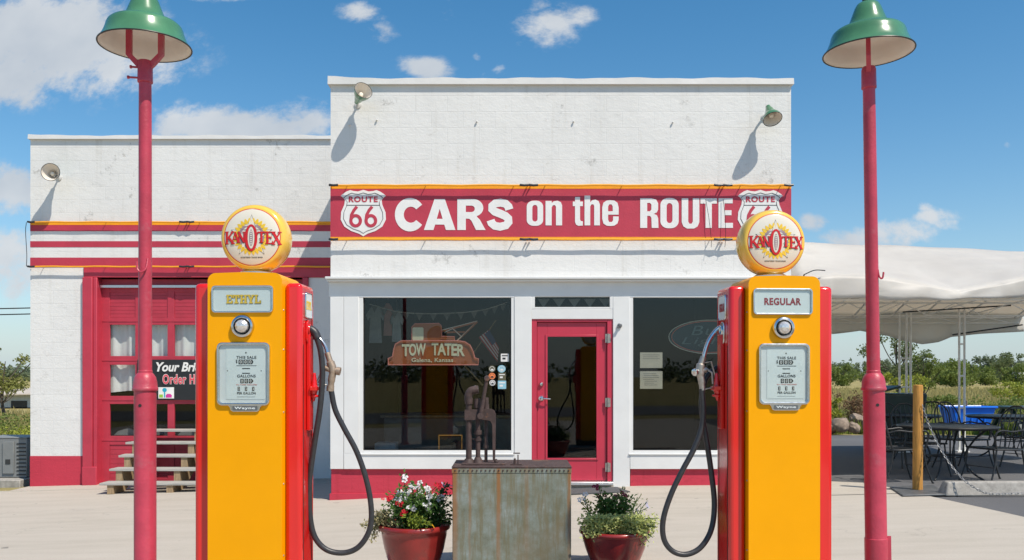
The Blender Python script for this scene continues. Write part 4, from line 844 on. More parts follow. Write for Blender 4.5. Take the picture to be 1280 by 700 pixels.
# ------------------------------------------------------------------ lamp posts
def lamp_post(X0, Y0, label, fork_rot, lean=0., bolts=True):
    t = thing('lamp_post', label, 'lamp post', (0, 0, 0), 'lamp posts with green shades')
    zj = 1.5-.15+.008; zr = 3.41-.15
    lo = MB(); lo.lathe([(.105, 0), (.105, .02), (.07, .03), (.061, .05), (.061, zj-.085)], (0, 0, 0), (0, 0, 1), 32); lo.build('lower_pole', 'post', t)
    if lean: sl = MB(); sl.lathe([(.065, .1), (.065, .395), (.061, .398)], (0, 0, 0), (0, 0, 1), 32); sl.box(.045, .079, -.024, -.012, .1, .41); sl.build('split_sleeve', 'post', t)
    jb = MB(); jb.lathe([(.060, zj-.093), (.069, zj-.09), (.0715, zj-.082), (.069, zj-.073), (.067, zj-.07), (.065, zj-.04), (.058, zj-.012), (.046, zj+.006), (.040, zj+.012), (.040, zj+.024), (.037, zj+.028)], (0, 0, 0), (0, 0, 1), 36); jb.build('joint_collar', 'post', t)
    hl = MB(); hl.cyl((-.004, -.055, zj-.175), (-.004, -.0617, zj-.175), .0095, None, 12); hl.build('bolt_hole', 'rimblack', t)
    up = MB(); up.lathe([(.0375, zj), (.0355, zr-.45), (.0345, zr-.2)], (0, 0, 0), (0, 0, 1), 28); up.build('upper_pole', 'post', t)
    cl = MB(); cl.lathe([(.0345, zr-.215), (.042, zr-.21), (.043, zr-.20), (.042, zr-.195), (.041, zr-.10), (.040, zr-.098), (.036, zr-.085), (0, zr-.082)], (0, 0, 0), (0, 0, 1), 28)
    cl.build('top_collar', 'post', t)
    if bolts:
        for zz_, xx in ((-.125, -.07), (-.185, -.085)): bl = MB(); bl.cyl((-.04, -.01, zr+zz_), (xx, -.018, zr+zz_), .006, None, 8); bl.lathe([(.010, 0), (.010, .01), (0, .0101)], (xx, -.018, zr+zz_), (-1, -.1, 0), 8); bl.build('set_screw', 'post', t)
    fk = MB(); w_ = .013
    for s in (-1, 1):
        pts = [(s*.018, zr-.125), (s*.045, zr-.10), (s*.093, zr-.048), (s*.093, zr+.12), (s*.072, zr+.2)]
        fk.flat([thick(pts, .03)], -w_, w_*2)
    if fork_rot: fk.v = [Matrix.Rotation(fork_rot, 3, 'Z') @ v for v in fk.v]
    fk.build('shade_fork', 'post', t, bevel=.003)
    prof = [(r_*.922, h_) for r_, h_ in [(.277, 0), (.276, .004), (.268, .012), (.252, .036), (.240, .062), (.232, .082), (.227, .102), (.219, .118), (.205, .130), (.180, .140), (.150, .148), (.132, .156), (.122, .166), (.108, .196), (.092, .235), (.078, .268), (.066, .286), (.048, .296)]]
    sh = MB(); sh.lathe([(r, zr+h) for r, h in prof]+[(.03, zr+.298)], (0, 0, 0), (0, 0, 1), 56, cap=False); o = sh.build('lamp_shade', 'green', t, angle=60)
    li = MB(); li.lathe([(r-.006, zr+h-(.0 if i < 2 else .005)) for i, (r, h) in enumerate(prof[:-1])], (0, 0, 0), (0, 0, 1), 56, cap=False); li.build('shade_lining', 'cream', o, angle=60)
    MB().torus((0, 0, zr), .254, .0042, n=56, k=8).build('rim', 'rimblack', o)
    fn = MB(); fn.lathe([(.03, zr+.297), (.03, zr+.315), (.018, zr+.325), (.018, zr+.36), (0, zr+.365)], (0, 0, 0), (0, 0, 1), 20); fn.build('finial', 'rimblack', o)
    sk = MB(); sk.lathe([(.03, zr+.26), (.03, zr+.2), (.024, zr+.19), (.03, zr+.16), (.038, zr+.13), (.03, zr+.1), (0, zr+.09)], (0, 0, 0), (0, 0, 1), 20); sk.build('bulb', 'globeface', o)
    hk = MB(); s = 1 if lean else 1
    hx = .027 if lean else -.002; hy = -.02 if lean else -.04
    hk.tube(smoothpts([Vector((hx, hy, zj+.62)), Vector((hx+.004, hy-.004, zj+.585)), Vector((hx+.012, hy-.01, zj+.567)), Vector((hx+.022, hy-.012, zj+.57)), Vector((hx+.027, hy-.012, zj+.592)), Vector((hx+.028, hy-.012, zj+.603))] if lean else
             [Vector((.028, -.03, zj+.67)), Vector((.026, -.045, zj+.62)), Vector((.014, -.055, zj+.595)), Vector((-.008, -.058, zj+.592)), Vector((-.022, -.056, zj+.612)), Vector((-.026, -.052, zj+.65))]), .0055, 8)
    hk.build('rope_hook', 'post', t)
    t.location = (X0, Y0, .148); t.rotation_euler = (0, -lean, 0); return t
lamp_post((181.5-640)*5.0/F, 5.0, 'crimson lamp post with green shade beside the ethyl pump, its shade fork seen broadside', 0)
lamp_post((1090-640)*5.1/F+.03, 5.1, 'crimson lamp post with green shade beside the regular pump, its fork seen edge-on', math.atan2(5.1, 2.13), math.radians(.9), False)
# ------------------------------------------------------------------ riveted oil tank with hand pump
TX0, TX1, TY0, TY1 = wx(565.5, 6.4), wx(714, 6.4), 6.4, 6.93; TZ = wz(584, 6.4); zb_ = zf(0, 6.6)
tk = thing('oil_tank', 'rust streaked galvanised oil tank with a brown rusted hand pump on its lid', 'oil tank', ((TX0+TX1)/2, (TY0+TY1)/2, zb_))
b_ = MB(); b_.box(TX0, TX1, TY0, TY1, zb_, TZ-.004); b_.build('tank_body', 'tank', tk, bevel=.006)
l = MB(); l.box(TX0-.006, TX1+.004, TY0-.006, TY1+.004, TZ-.0035, TZ+.004); l.box(TX0-.0055, TX1+.0035, TY0-.0058, TY0-.0012, TZ-.009, TZ-.004)
l.build('lid', 'rust', tk, bevel=.003)
q = MB(); q.box(TX0-.004, TX1+.002, TY0-.004, TY0-.0012, TZ-.042, TZ-.0092); q.build('rivet_strip', 'tank', tk)
rv = MB()
for i in range(27):
    rv.lathe([(.007, 0), (.0055, .004), (0, .0055)], (TX0+.02+(TX1-TX0-.04)*i/26, TY0-.0055, TZ-.024), (0, -1, 0), 8)
rv.build('rivet', 'rust', tk)
dp = 6.6
def TP(px, py, d=dp): return P(px, py, d)
bp = MB(); zt_ = TZ+.004; bp.box(wx(578, dp), wx(632, dp), dp-.1, dp+.12, zt_, zt_+.012); hp = bp.build('hand_pump', 'rust', tk, bevel=.003)
def pipe(a, c_, r, d=dp, n=12): q = MB(); q.cyl(P(a[0], a[1], d), P(c_[0], c_[1], d), r, None, n); return q
pb = wz(0, 1)
c1 = MB(); zz0 = zt_+.012
c1.cyl((wx(586, dp), dp, zz0), (wx(586, dp), dp, wz(502, dp)), .0225, None, 14); c1.cyl((wx(586, dp), dp, zz0), (wx(586, dp), dp, zz0+.028), .046, .03, 14)
c1.tube(smoothpts([TP(586, 503), TP(585.5, 495), TP(588.5, 489), TP(594, 487.5), TP(598, 487)]), .031, 14); c1.cyl(TP(586, 505), TP(586, 498), .030, None, 14); c1.cyl(TP(586, 522), TP(586, 513), .030, None, 14)
c1.build('suction_pipe', 'rust', hp)
c2 = MB(); c2.cyl((wx(597.5, dp), dp, zz0), (wx(597.5, dp), dp, wz(498, dp)), .018, None, 14); c2.cyl((wx(597.5, dp), dp, zz0), (wx(597.5, dp), dp, zz0+.04), .042, .022, 14); c2.cyl(TP(597.5, 543), TP(597.5, 538), .028, None, 12); c2.cyl(TP(597.5, 551), TP(597.5, 548), .026, None, 12); c2.cyl(TP(592, 541), TP(597, 541), .006); c2.cyl(TP(591, 549), TP(597, 549), .006)
c2.cyl(TP(596.5, 510), TP(596.5, 499), .026, None, 12); c2.build('pump_barrel', 'rust', hp)
c3 = MB(); c3.cyl((wx(607.5, dp+.03), dp+.03, zz0), (wx(607.5, dp+.03), dp+.03, wz(512, dp+.03)), .0125, None, 12); c3.cyl(P(607.5, 505, dp+.03), P(607.5, 497, dp+.03), .02, None, 12); c3.cyl(P(607.5, 512, dp+.03), P(607.5, 505, dp+.03), .024, None, 12); c3.cyl(P(607.5, 560, dp+.03), P(607.5, 556, dp+.03), .02, None, 10); c3.build('piston_rod', 'rust', hp)
fr = MB(); fr.flat([[(wx(a, dp), wz(c_, dp)) for a, c_ in ((581, 512), (614, 511), (618, 513), (620, 518), (619, 575), (616, 575), (615.5, 531), (613, 526), (606, 524.5), (581, 525))]], dp-.03, .03); fr.cyl(TP(619, 574, dp-.015), (wx(621, dp), dp-.015, zz0), .012, .018, 10); fr.build('pump_frame', 'rust', hp, bevel=.004)
hd = MB(); hd.tube([TP(601, 518, dp-.05), TP(604, 500, dp-.055), TP(608.5, 474, dp-.06)], [.018, .015, .013], 12); hd.lathe([(.018, -.02), (.022, -.012), (.022, .012), (.018, .02)], TP(608.7, 473, dp-.06), (0, 1, 0), 14); hd.cyl(TP(600.5, 520, dp-.07), TP(600.5, 520, dp), .024, None, 14); hd.build('pump_handle', 'rust', hp)
kn = MB(); kn.lathe([(.014, 0), (.02, .012), (.022, .03), (.017, .046), (0, .05)], TP(594, 490, dp+.02), (.15, 0, 1), 16); kn.build('spout_cap', 'chrome', hp)
vv = MB(); dv = 6.52; vv.box(wx(638, dv), wx(652, dv), dv-.02, dv+.03, zt_, zt_+.008); vv.cyl((wx(643.5, dv), dv, zt_), (wx(643.5, dv), dv, zt_+.05), .011, .008, 10); vv.cyl((wx(647.5, dv), dv, zt_), (wx(647.5, dv), dv, zt_+.078), .0045, None, 8); vv.cyl((wx(641.5, dv), dv, wz(566.5, dv)), (wx(650, dv), dv, wz(566.5, dv)), .0045, None, 8); vv.build('dip_valve', 'rust', tk)
# ------------------------------------------------------------------ flower pots and their plants
def pot(X0, Y0, R, zt, label):
    zg = zf(X0, Y0); h = zt-zg; t = thing('flower_pot', label, 'flower pot', (X0, Y0, zg), 'red glazed flower pots beside the tank')
    o = MB(); o.lathe([(R*.62, 0), (R*.64, .004), (R*.74, h*.25), (R*.84, h*.5), (R*.91, h*.76), (R*.925, h*.86), (R*.965, h*.875), (R, h*.90), (R*1.005, h*.94), (R*.99, h*.98), (R*.955, h), (R*.91, h*.99), (R*.89, h*.9), (R*.86, h*.8)], (X0, Y0, zg), (0, 0, 1), 56); o.f = o.f[:-1]
    o.build('pot', 'potglaze', t, angle=60)
    s = MB(); s.lathe([(0, h*.86), (R*.5, h*.88), (R*.868, h*.84)][::-1], (X0, Y0, zg), (0, 0, 1), 30); s.f = [f for f in s.f if len(f) == 4]; s.build('soil', 'soil', t); return zg+h*.86
def leaf_at(vs, fs, p, d, L, W, rnd, curl=.25):
    d = d.normalized(); s_ = d.cross(Vector((rnd.uniform(-1, 1), rnd.uniform(-1, 1), rnd.uniform(-.3, 1)))); s_ = s_.normalized() if s_.length > 1e-4 else d.orthogonal().normalized(); u = s_.cross(d)
    n = len(vs); vs += [p, p+d*L*.5+s_*W*.5+u*L*curl*.3, p+d*L-u*L*curl*.3, p+d*L*.5-s_*W*.5+u*L*curl*.3]; fs.append((n, n+1, n+2, n+3))
def blossom_mesh(name, m, r, petals=5):
    vs, fs = [], []
    for i in range(petals):
        a = 2*PI*i/petals; n = len(vs)
        for rr_, t, h in ((.12, 0, 0), (.62, -.42, .12), (1, -.25, .05), (1.05, .12, .02), (.66, .42, .12)):
            vs.append(Vector((r*(rr_*math.cos(a)-t*math.sin(a)), r*(rr_*math.sin(a)+t*math.cos(a)), r*h)))
        fs.append((n, n+1, n+2, n+3, n+4))
    me = bpy.data.meshes.new(name); me.from_pydata(vs, [], fs); me.materials.append(M[m]); return me
BLO = {k: blossom_mesh('blossom', m, r, p_) for k, m, r, p_ in (('white', 'pet_white', .023, 5), ('red', 'pet_red', .018, 5), ('mag', 'pet_mag', .018, 6), ('lav', 'pet_lav', .012, 5), ('yel', 'pet_yel', .022, 5))}
def plant(name, label, base, stems, nleaf, L, W, m, seed, flowers=(), fkind=None, fn=5, spread=.035, cat='plant', stemmat='lf_dark'):
    """stems: end points; leaves ride on the stems, flower heads are clusters at given points"""
    rnd = random.Random(seed); base = Vector(base); t = thing(name, label, cat, base)
    sm = MB(); vs, fs = [], []
    for e in stems:
        e = Vector(e); b0 = base+Vector((rnd.uniform(-.05, .05), rnd.uniform(-.04, .04), 0)); mid = (b0+e)/2+Vector((0, 0, .05 if e.z >= base.z else .12))
        pts = smoothpts([b0, mid, e], 5); sm.tube(pts, .0028, 5)
        for _ in range(nleaf):
            k = rnd.random()**.7*(len(pts)-1); i = int(k); p = pts[i].lerp(pts[min(i+1, len(pts)-1)], k-i)
            d = Vector((rnd.gauss(0, 1), rnd.gauss(0, 1), rnd.gauss(.25, .8))); p = p+d.normalized()*rnd.random()*spread
            leaf_at(vs, fs, p, d, L*rnd.uniform(.6, 1.2), W*rnd.uniform(.6, 1.2), rnd)
    sm.build('stem', stemmat, t); raw('foliage', vs, fs, m, t)
    for c_ in flowers:
        for i in range(fn):
            o = bpy.data.objects.new('blossom', BLO[fkind]); COL.objects.link(o); o.parent = t
            d = Vector((rnd.gauss(0, .5), -.8+rnd.gauss(0, .5), .7+rnd.gauss(0, .4))).normalized()
            o.location = Vector(c_)-base+Vector((rnd.gauss(0, .014), rnd.gauss(0, .014), rnd.gauss(0, .012))); o.rotation_euler = d.to_track_quat('Z', 'Y').to_euler(); o.scale = (rnd.uniform(.75, 1.1),)*3
    return t
def pts_px(lst, d0, dj, seed, f=lambda a, c_: (a, c_)):
    r = random.Random(seed); out = []
    for q in lst: a, c_ = f(*q); out.append(P(a, c_, d0+r.uniform(-dj, dj)))
    return out
fL = lambda a, c_: (440+a/5.83, 580+c_/5.83)
fR = lambda a, c_: (700+a/6.364, 590+c_/6.364)
PX1, PY1, PR1 = wx(518, 6.68), 6.68, 44.5*6.68/F
PX2, PY2, PR2 = wx(768.5, 6.55), 6.55, 44.5*6.55/F
s1 = pot(PX1, PY1, PR1, wz(659, 6.5), 'red glazed pot of white and scarlet flowers at the ethyl pump side of the tank')
s2 = pot(PX2, PY2, PR2, wz(665, 6.4), 'red glazed pot with spilling stonecrop at the regular pump side of the tank')
wh = pts_px([(375, 108), (435, 170), (485, 168), (545, 192), (415, 200), (405, 260), (500, 235), (352, 215), (430, 312), (550, 305), (590, 250), (640, 245), (430, 362), (560, 240), (335, 262), (465, 358)], 6.58, .09, 1, fL)
fill_ = pts_px([(a, c_) for a in range(270, 700, 42) for c_ in range(230, 440, 52)], 6.62, .14, 2, fL)
plant('white_vinca', 'tall white flowering bedding plant in the middle of the pot by the ethyl pump', (PX1, PY1-.03, s1), wh+fill_, 34, .044, .021, 'lf_vinca', 3, wh, 'white', 5, .06)
rd = pts_px([(622, 158), (380, 340), (270, 240), (366, 284), (258, 262), (470, 205), (300, 225)], 6.52, .05, 4, fL)
plant('scarlet_verbena', 'scarlet flowering bedding plant among the white flowers of the pot by the ethyl pump', (PX1-.06, PY1-.12, s1), rd, 22, .03, .014, 'lf_vinca', 5, rd[:5], 'red', 4, .04)
dk = pts_px([(690, 160), (660, 200), (700, 250), (640, 280), (680, 330), (700, 400), (630, 390), (660, 440)], 6.6, .07, 6, fL)
plant('dark_leafed_plant', 'dark leafed bushy plant with few pale blooms beside the tank corner', (PX1+.14, PY1-.04, s1), dk, 60, .035, .018, 'lf_dark', 7, dk[:1], 'lav', 4, .05)
lm = pts_px([(430, 420), (480, 390), (520, 420), (555, 452), (500, 440), (400, 390), (450, 440)], 6.44, .03, 8, fL)
plant('lime_leafed_plant', 'lime green leafed plant at the front rim of the pot by the ethyl pump', (PX1+.02, PY1-.18, s1), lm, 26, .034, .016, 'lf_lime', 9, lm[3:4], 'yel', 1, .03)
sd = pts_px([(90, 450), (130, 420), (170, 390), (200, 430), (150, 480), (200, 500), (180, 360), (230, 350), (250, 400), (140, 560), (220, 450), (110, 480), (300, 440), (330, 450), (160, 520), (200, 400)], 6.58, .08, 10, fL)
plant('trailing_stonecrop', 'dusty trailing stonecrop hanging over the pot edge towards the hose loop', (PX1-.2, PY1-.06, s1), sd, 70, .026, .017, 'lf_sedumdry', 11, spread=.035)
mg = pts_px([(310, 118), (325, 200), (430, 190), (505, 172), (550, 200), (345, 140), (400, 180)], 6.55, .06, 12, fR); mgf = pts_px([(a, c_) for a in range(300, 570, 38) for c_ in range(200, 360, 40)], 6.55, .1, 13, fR)
plant('magenta_verbena', 'dark magenta flowering plant rising from the pot by the regular pump', (PX2-.03, PY2, s2), mg[:4]+mgf, 30, .038, .020, 'lf_vinca', 14, mg[:4], 'mag', 4, .04)
wf = pts_px([(195, 200), (185, 215), (160, 240), (230, 260), (250, 280), (200, 310), (270, 330)], 6.46, .05, 15, fR)
plant('white_petunia', 'single white bloom over lime leaves beside the tank', (PX2-.16, PY2-.08, s2), wf, 22, .028, .015, 'lf_lime', 16, wf[:2], 'white', 3, .03)
lv = pts_px([(620, 200), (640, 190), (600, 250), (650, 250), (690, 240), (700, 280), (620, 300), (660, 310), (580, 270)], 6.55, .07, 17, fR)
plant('lavender_flowered_plant', 'airy plant with tiny lavender blooms in the pot by the regular pump', (PX2+.12, PY2-.02, s2), lv, 14, .022, .011, 'lf_mid', 18, lv[4:7], 'lav', 2, .03)
sd = pts_px([(a, c_) for a in range(160, 780, 34) for c_ in range(370, 470, 34)]+[(190, 480), (220, 500), (250, 510), (210, 530), (300, 470), (440, 470), (600, 500), (640, 520), (680, 540), (720, 500), (750, 470), (620, 560), (670, 580), (710, 560), (740, 520), (650, 490), (690, 500), (600, 470), (760, 430)], 6.36, .06, 19, fR)
plant('spilling_stonecrop', 'variegated stonecrop spilling all over the rim of the pot by the regular pump', (PX2, PY2-.12, s2), sd, 58, .026, .018, 'lf_sedum', 20, spread=.035)
# ------------------------------------------------------------------ door mat, steps, air conditioner
mt = MB(); mt.add([(X(668), 10.42, zf(.4, 10.4)+.006), (X(780)+.0, 10.42, zf(1.3, 10.4)+.006), (X(770), 10.9, zf(1.2, 10.9)+.006), (X(668), 10.9, zf(.4, 10.9)+.006), (X(668), 10.42, zf(.4, 10.4)+.018), (X(780), 10.42, zf(1.3, 10.4)+.018), (X(770), 10.9, zf(1.2, 10.9)+.018), (X(668), 10.9, zf(.4, 10.9)+.018)], [(0, 3, 2, 1), (4, 5, 6, 7), (0, 1, 5, 4), (1, 2, 6, 5), (2, 3, 7, 6), (3, 0, 4, 7)])
tag(mt.build('door_mat', 'mat'), 'grey rubber door mat on the concrete in front of the crimson entrance door', 'door mat')
sx0 = wx(125, 12.2); sx1 = wx(262, 12.2)+.5; zg = zf(-5.5, 12.5)
stp = thing('wooden_steps', 'weathered open wooden steps leading up to the crimson garage door', 'steps', ((sx0+sx1)/2, 12.6, zg))
for i in range(5):
    y0 = 12.2+.27*i; zt = wz(604, 12.2)+.172*i
    k = MB(); k.box(sx0+.006*((i*37) % 5-2), sx1, y0, y0+.135, zt-.032, zt); k.box(sx0+.006*((i*53) % 5-2), sx1, y0+.142, y0+.28, zt-.032, zt); k.build('tread', 'greywood', stp, bevel=.004)
for xs in (sx0+.09, sx0+.93, sx1-.15):
    s_ = MB()
    out = []
    for i in range(5):
        y0 = 12.22+.27*i; zt = wz(604, 12.2)+.172*i-.033; out += [(y0, zt-.13 if i else zg), (y0, zt), (y0+.27, zt)]
    lo_ = [(12.22+.27*5, zg), (12.22+.27*4.2, zg), (12.22+.27*1.6, zg)] if False else [(13.57, zt-.30), (12.22+.30, zg)]
    prof = [(12.22, zg), (12.22, wz(604, 12.2)-.033)]
    for i in range(5):
        y0 = 12.22+.27*i; zt = wz(604, 12.2)+.172*i-.033
        if i: prof.append((y0, zt))
        prof.append((y0+.27, zt))
    prof += [(13.57, wz(604, 12.2)+.172*4-.33), (12.60, zg)]
    vs_ = [(xs, a, c_) for a, c_ in prof]+[(xs+.09, a, c_) for a, c_ in prof]; n = len(prof)
    s_.add(vs_, [tuple(range(n)), tuple(range(2*n-1, n-1, -1))]+[(i, (i+1) % n, n+(i+1) % n, n+i) for i in range(n)]); s_.build('stringer', 'tanwood', stp, False)
for xs in (sx0+.09, sx1-.15):
    pg = MB(); pg.box(xs, xs+.09, 13.46, 13.55, zg, wz(604, 12.2)+.172*4-.2); pg.build('back_leg', 'tanwood', stp, False)
# banner hung on the garage door
yb = DG-.03; bx0, bx1, bz0, bz1 = wx(171.5, yb), wx(330, yb), wz(500, yb), wz(449.5, yb)
bn = thing('hanging_banner', 'black banner reading Your Brick Order Here hung on the garage door windows', 'banner', ((bx0+bx1)/2, yb, bz0))
m_ = MB(); nq = 24
vs_ = []; fs_ = []
for i in range(nq+1):
    for k in range(7):
        u, v_ = i/nq, k/6; vs_.append((bx0+(bx1-bx0)*u, yb+.008*math.sin(u*9+v_*2)-.004, bz0+(bz1-bz0)*v_))
for i in range(nq):
    for k in range(6): a = i*7+k; fs_.append((a, a+7, a+8, a+1))
m_.add(vs_, fs_); cloth = m_.build('banner_cloth', 'banner', bn)
BX = lambda px: wx(px, yb); BZ = lambda py: wz(py, yb)
tx = MB(); words(tx, 'Your Brick', BX(195.5), BX(259), BZ(464.5), BZ(452.8), yb-.016, .032, 1.0, .25); tx.build('lettering', 'whiteink', bn, False)
tx = MB(); words(tx, 'Order Here', BX(203.5), BX(260.5), BZ(480.5), BZ(467.5), yb-.015, .060, 1.16); tx.build('lettering_outline', 'whiteink', bn, False)
tx = MB(); words(tx, 'Order Here', BX(204), BX(260), BZ(480), BZ(468), yb-.0175, .025, 1.16); tx.build('lettering', 'pinkink', bn, False)
cd = MB(); cd.box(BX(198.5), BX(218), yb-.017, yb-.013, BZ(498), BZ(484)); co_ = cd.build('picture_card', 'whiteink', bn, False)
q = MB(); q.flat([ell(BX(206.3), BZ(487.5), .035, .033, n=18)], yb-.0185, .001); q.box(BX(205.5), BX(207.1), yb-.0184, yb-.0172, BZ(497), BZ(488.5)); q.build('printed_mark', 'cyanink', co_, False)
q = MB(); q.box(BX(199.5), BX(204.2), yb-.0184, yb-.0172, BZ(497), BZ(493)); q.build('printed_mark', 'limeink', co_, False)
q = MB(); q.flat([[(BX(208), BZ(497)), (BX(215), BZ(497)), (BX(215.5), BZ(494)), (BX(213.5), BZ(492.3)), (BX(209.5), BZ(492.3)), (BX(207.8), BZ(494))]], yb-.0185, .001); q.build('printed_mark', 'magink', co_, False)
# air conditioner on its slab, left of the wing
ax0, ax1, ya = wx(-22, 13.9), wx(33.5, 13.9), 13.9; az0 = wz(597, ya)
sl = MB(); sl.box(ax0-.15, ax1+.05, ya-.28, ya+.75, -.5, az0-.005); struct(sl.build('concrete_pad', 'kerbstone', bevel=.015))
ac = thing('air_conditioner', 'grey outdoor air conditioner unit on a concrete pad beside the low wing', 'air conditioner', ((ax0+ax1)/2, ya+.3, az0))
b_ = MB(); b_.box(ax0, ax1, ya, ya+.6, az0, wz(548.5, ya)); b_.build('casing', 'acgrey', ac, bevel=.012)
b_ = MB(); b_.box(ax0-.005, ax1+.005, ya-.006, ya+.606, wz(548.4, ya), wz(546.5, ya)); b_.build('top_cover', 'acgrey', ac, bevel=.008)
b_ = MB(); b_.box(wx(4, ya), wx(18, ya), ya-.025, ya-.001, wz(592, ya), wz(552, ya)); o = b_.build('service_panel', 'acgrey', ac, bevel=.006); q = MB(); q.box(wx(8, ya), wx(14, ya), ya-.032, ya-.026, wz(580, ya), wz(574, ya)); q.build('isolator', 'acdark', o)
b_ = MB()
for i in range(9): b_.box(wx(21, ya), wx(32.5, ya), ya-.008, ya-.001, wz(594-i*4.8, ya), wz(592.4-i*4.8, ya))
b_.build('grille', 'acdark', ac)
# ------------------------------------------------------------------ things seen behind the shop windows
dS = 11.22; SX = lambda c_: wx(440+c_/3.333, dS); SZ = lambda c_: wz(370+c_/3.333, dS)
sg = thing('window_sign', 'orange brown tow truck shaped sign reading TOW TATER hanging inside the shop window', 'sign', (SX(340), dS, SZ(288)))
base = [(152, 287), (527, 287), (527, 262), (512, 258), (505, 232), (492, 205), (470, 191), (440, 187), (205, 187), (182, 200), (174, 225), (170, 252), (152, 260)]
cab = [(250, 188), (250, 130), (262, 116), (362, 114), (372, 122), (374, 150), (374, 168), (428, 170), (428, 188)]
pl = MB(); pl.flat([[(SX(a), SZ(c_)) for a, c_ in base]], dS, .025); pl.flat([[(SX(a), SZ(c_)) for a, c_ in cab]], dS+.002, .02); pl.build('board', 'signwood', sg)
def neonline(pts, m, r=.0075, dy=.02): return MB().tube([Vector((SX(a), dS-dy, SZ(c_))) for a, c_ in pts], r, 6).build('neon_outline', m, sg)
neonline(base+[base[0]], 'neonred'); neonline(cab, 'neonred', .005)
bmm = MB(); bmm.flat([thick([(SX(374), SZ(146)), (SX(522), SZ(106))], .028)], dS+.006, .014); bmm.flat([thick([(SX(522), SZ(106)), (SX(438), SZ(186))], .026)], dS+.0064, .014); bmm.flat([thick([(SX(420), SZ(136)), (SX(455), SZ(168))], .022)], dS+.0068, .014); bmm.flat([thick([(SX(395), SZ(152)), (SX(425), SZ(150)), (SX(470), SZ(150))], .02)], dS+.0072, .014); bmm.build('crane_boom', 'signwood', sg)
neonline([(374, 142), (522, 104), (438, 186)], 'neonwhite', .005, .004); neonline([(385, 152), (420, 136), (455, 168)], 'neonwhite', .004, .004)
q = MB(); q.flat([rrect(SX(252), SX(298), SZ(185), SZ(131), .02)], dS-.006, .006); q.build('cab_window', 'signcream', sg)
q = MB()
for i, (ch, a0, a1) in enumerate((('T', 208, 240), ('O', 238, 268), ('W', 266, 308), ('T', 332, 360), ('A', 356, 392), ('T', 386, 416), ('E', 414, 440), ('R', 438, 470))):
    am = (a0+a1)/2; lift = 8*(1-((am-340)/135)**2); words(q, ch, SX(a0), SX(a1), SZ(252-lift*.6), SZ(203-lift), dS-.006, .03, th=.005)
q.build('lettering', 'signcream', sg, False)
q = MB(); words(q, 'Galena, Kansas', SX(248), SX(422), SZ(278), SZ(258), dS-.006, .02, 1.05, th=.005); q.build('lettering', 'signcream', sg, False)
q = MB(); q.cyl((SX(260), dS+.01, SZ(116)), (SX(260), dS+.01, 2.95), .003, None, 6); q.cyl((SX(430), dS+.01, SZ(170)), (SX(430), dS+.01, 2.95), .003, None, 6); q.build('hanging_wire', 'cable', sg)
# oval beer sign
dB = 11.6; ocx, ocz, orx, orz = wx(888, dB), wz(421, dB), 52*dB/F, 21*dB/F
bs = thing('neon_sign', 'unlit oval blue neon beer sign hanging in the window behind the regular pump', 'sign', (ocx, dB, ocz-orz))
q = MB(); q.flat([ell(ocx, ocz, orx, orz, n=48)], dB+.02, .02); q.build('board', 'signblue', bs)
for k, m_ in ((1.0, 'neonwhite'), (.93, 'neonred')): MB().tube([Vector((ocx+orx*k*math.cos(a), dB+.004, ocz+orz*k*math.sin(a))) for a in [2*PI*i/48 for i in range(49)]], .006, 6).build('neon_ring', m_, bs)
q = MB(); words(q, 'Bud', wx(864, dB), wx(912, dB), wz(419, dB), wz(407, dB), dB+.004, -.004, 1.1, .25, th=.006); words(q, 'Light', wx(852, dB), wx(914, dB), wz(433, dB), wz(421.5, dB), dB+.004, -.004, 1.1, .25, th=.006); q.build('lettering', 'neonblue', bs, False)
q = MB(); q.cyl((ocx-.2, dB+.03, ocz+orz*.8), (ocx-.2, dB+.03, 2.95), .003, None, 6); q.cyl((ocx+.2, dB+.03, ocz+orz*.8), (ocx+.2, dB+.03, 2.95), .003, None, 6); q.build('hanging_wire', 'cable', bs)
# notices taped inside the right window
for py0, py1, lab in ((440.5, 460, 'aged paper notice taped inside the shop window, the upper one with a blank lower half'), (464, 486, 'aged paper notice taped inside the shop window, the lower one full of written lines')):
    q = MB(); a, c_, d, e = wx(800, D+.045), wx(828, D+.045), wz(py1, D+.045), wz(py0, D+.045); q.box(a, c_, D+.040, D+.042, d, e); o = q.build('paper_notice', 'paper', smooth=False); tag(o, lab, 'notice')
    q = MB(); r_ = random.Random(int(py0))
    for i in range(3 if py0 < 450 else 7):
        zz_ = e-.035-i*.024; q.box(a+.03+r_.random()*.03, c_-.03-r_.random()*.09, D+.0385, D+.0398, zz_, zz_+.006)
    w_ = q.build('writing', 'paperink', o, False)
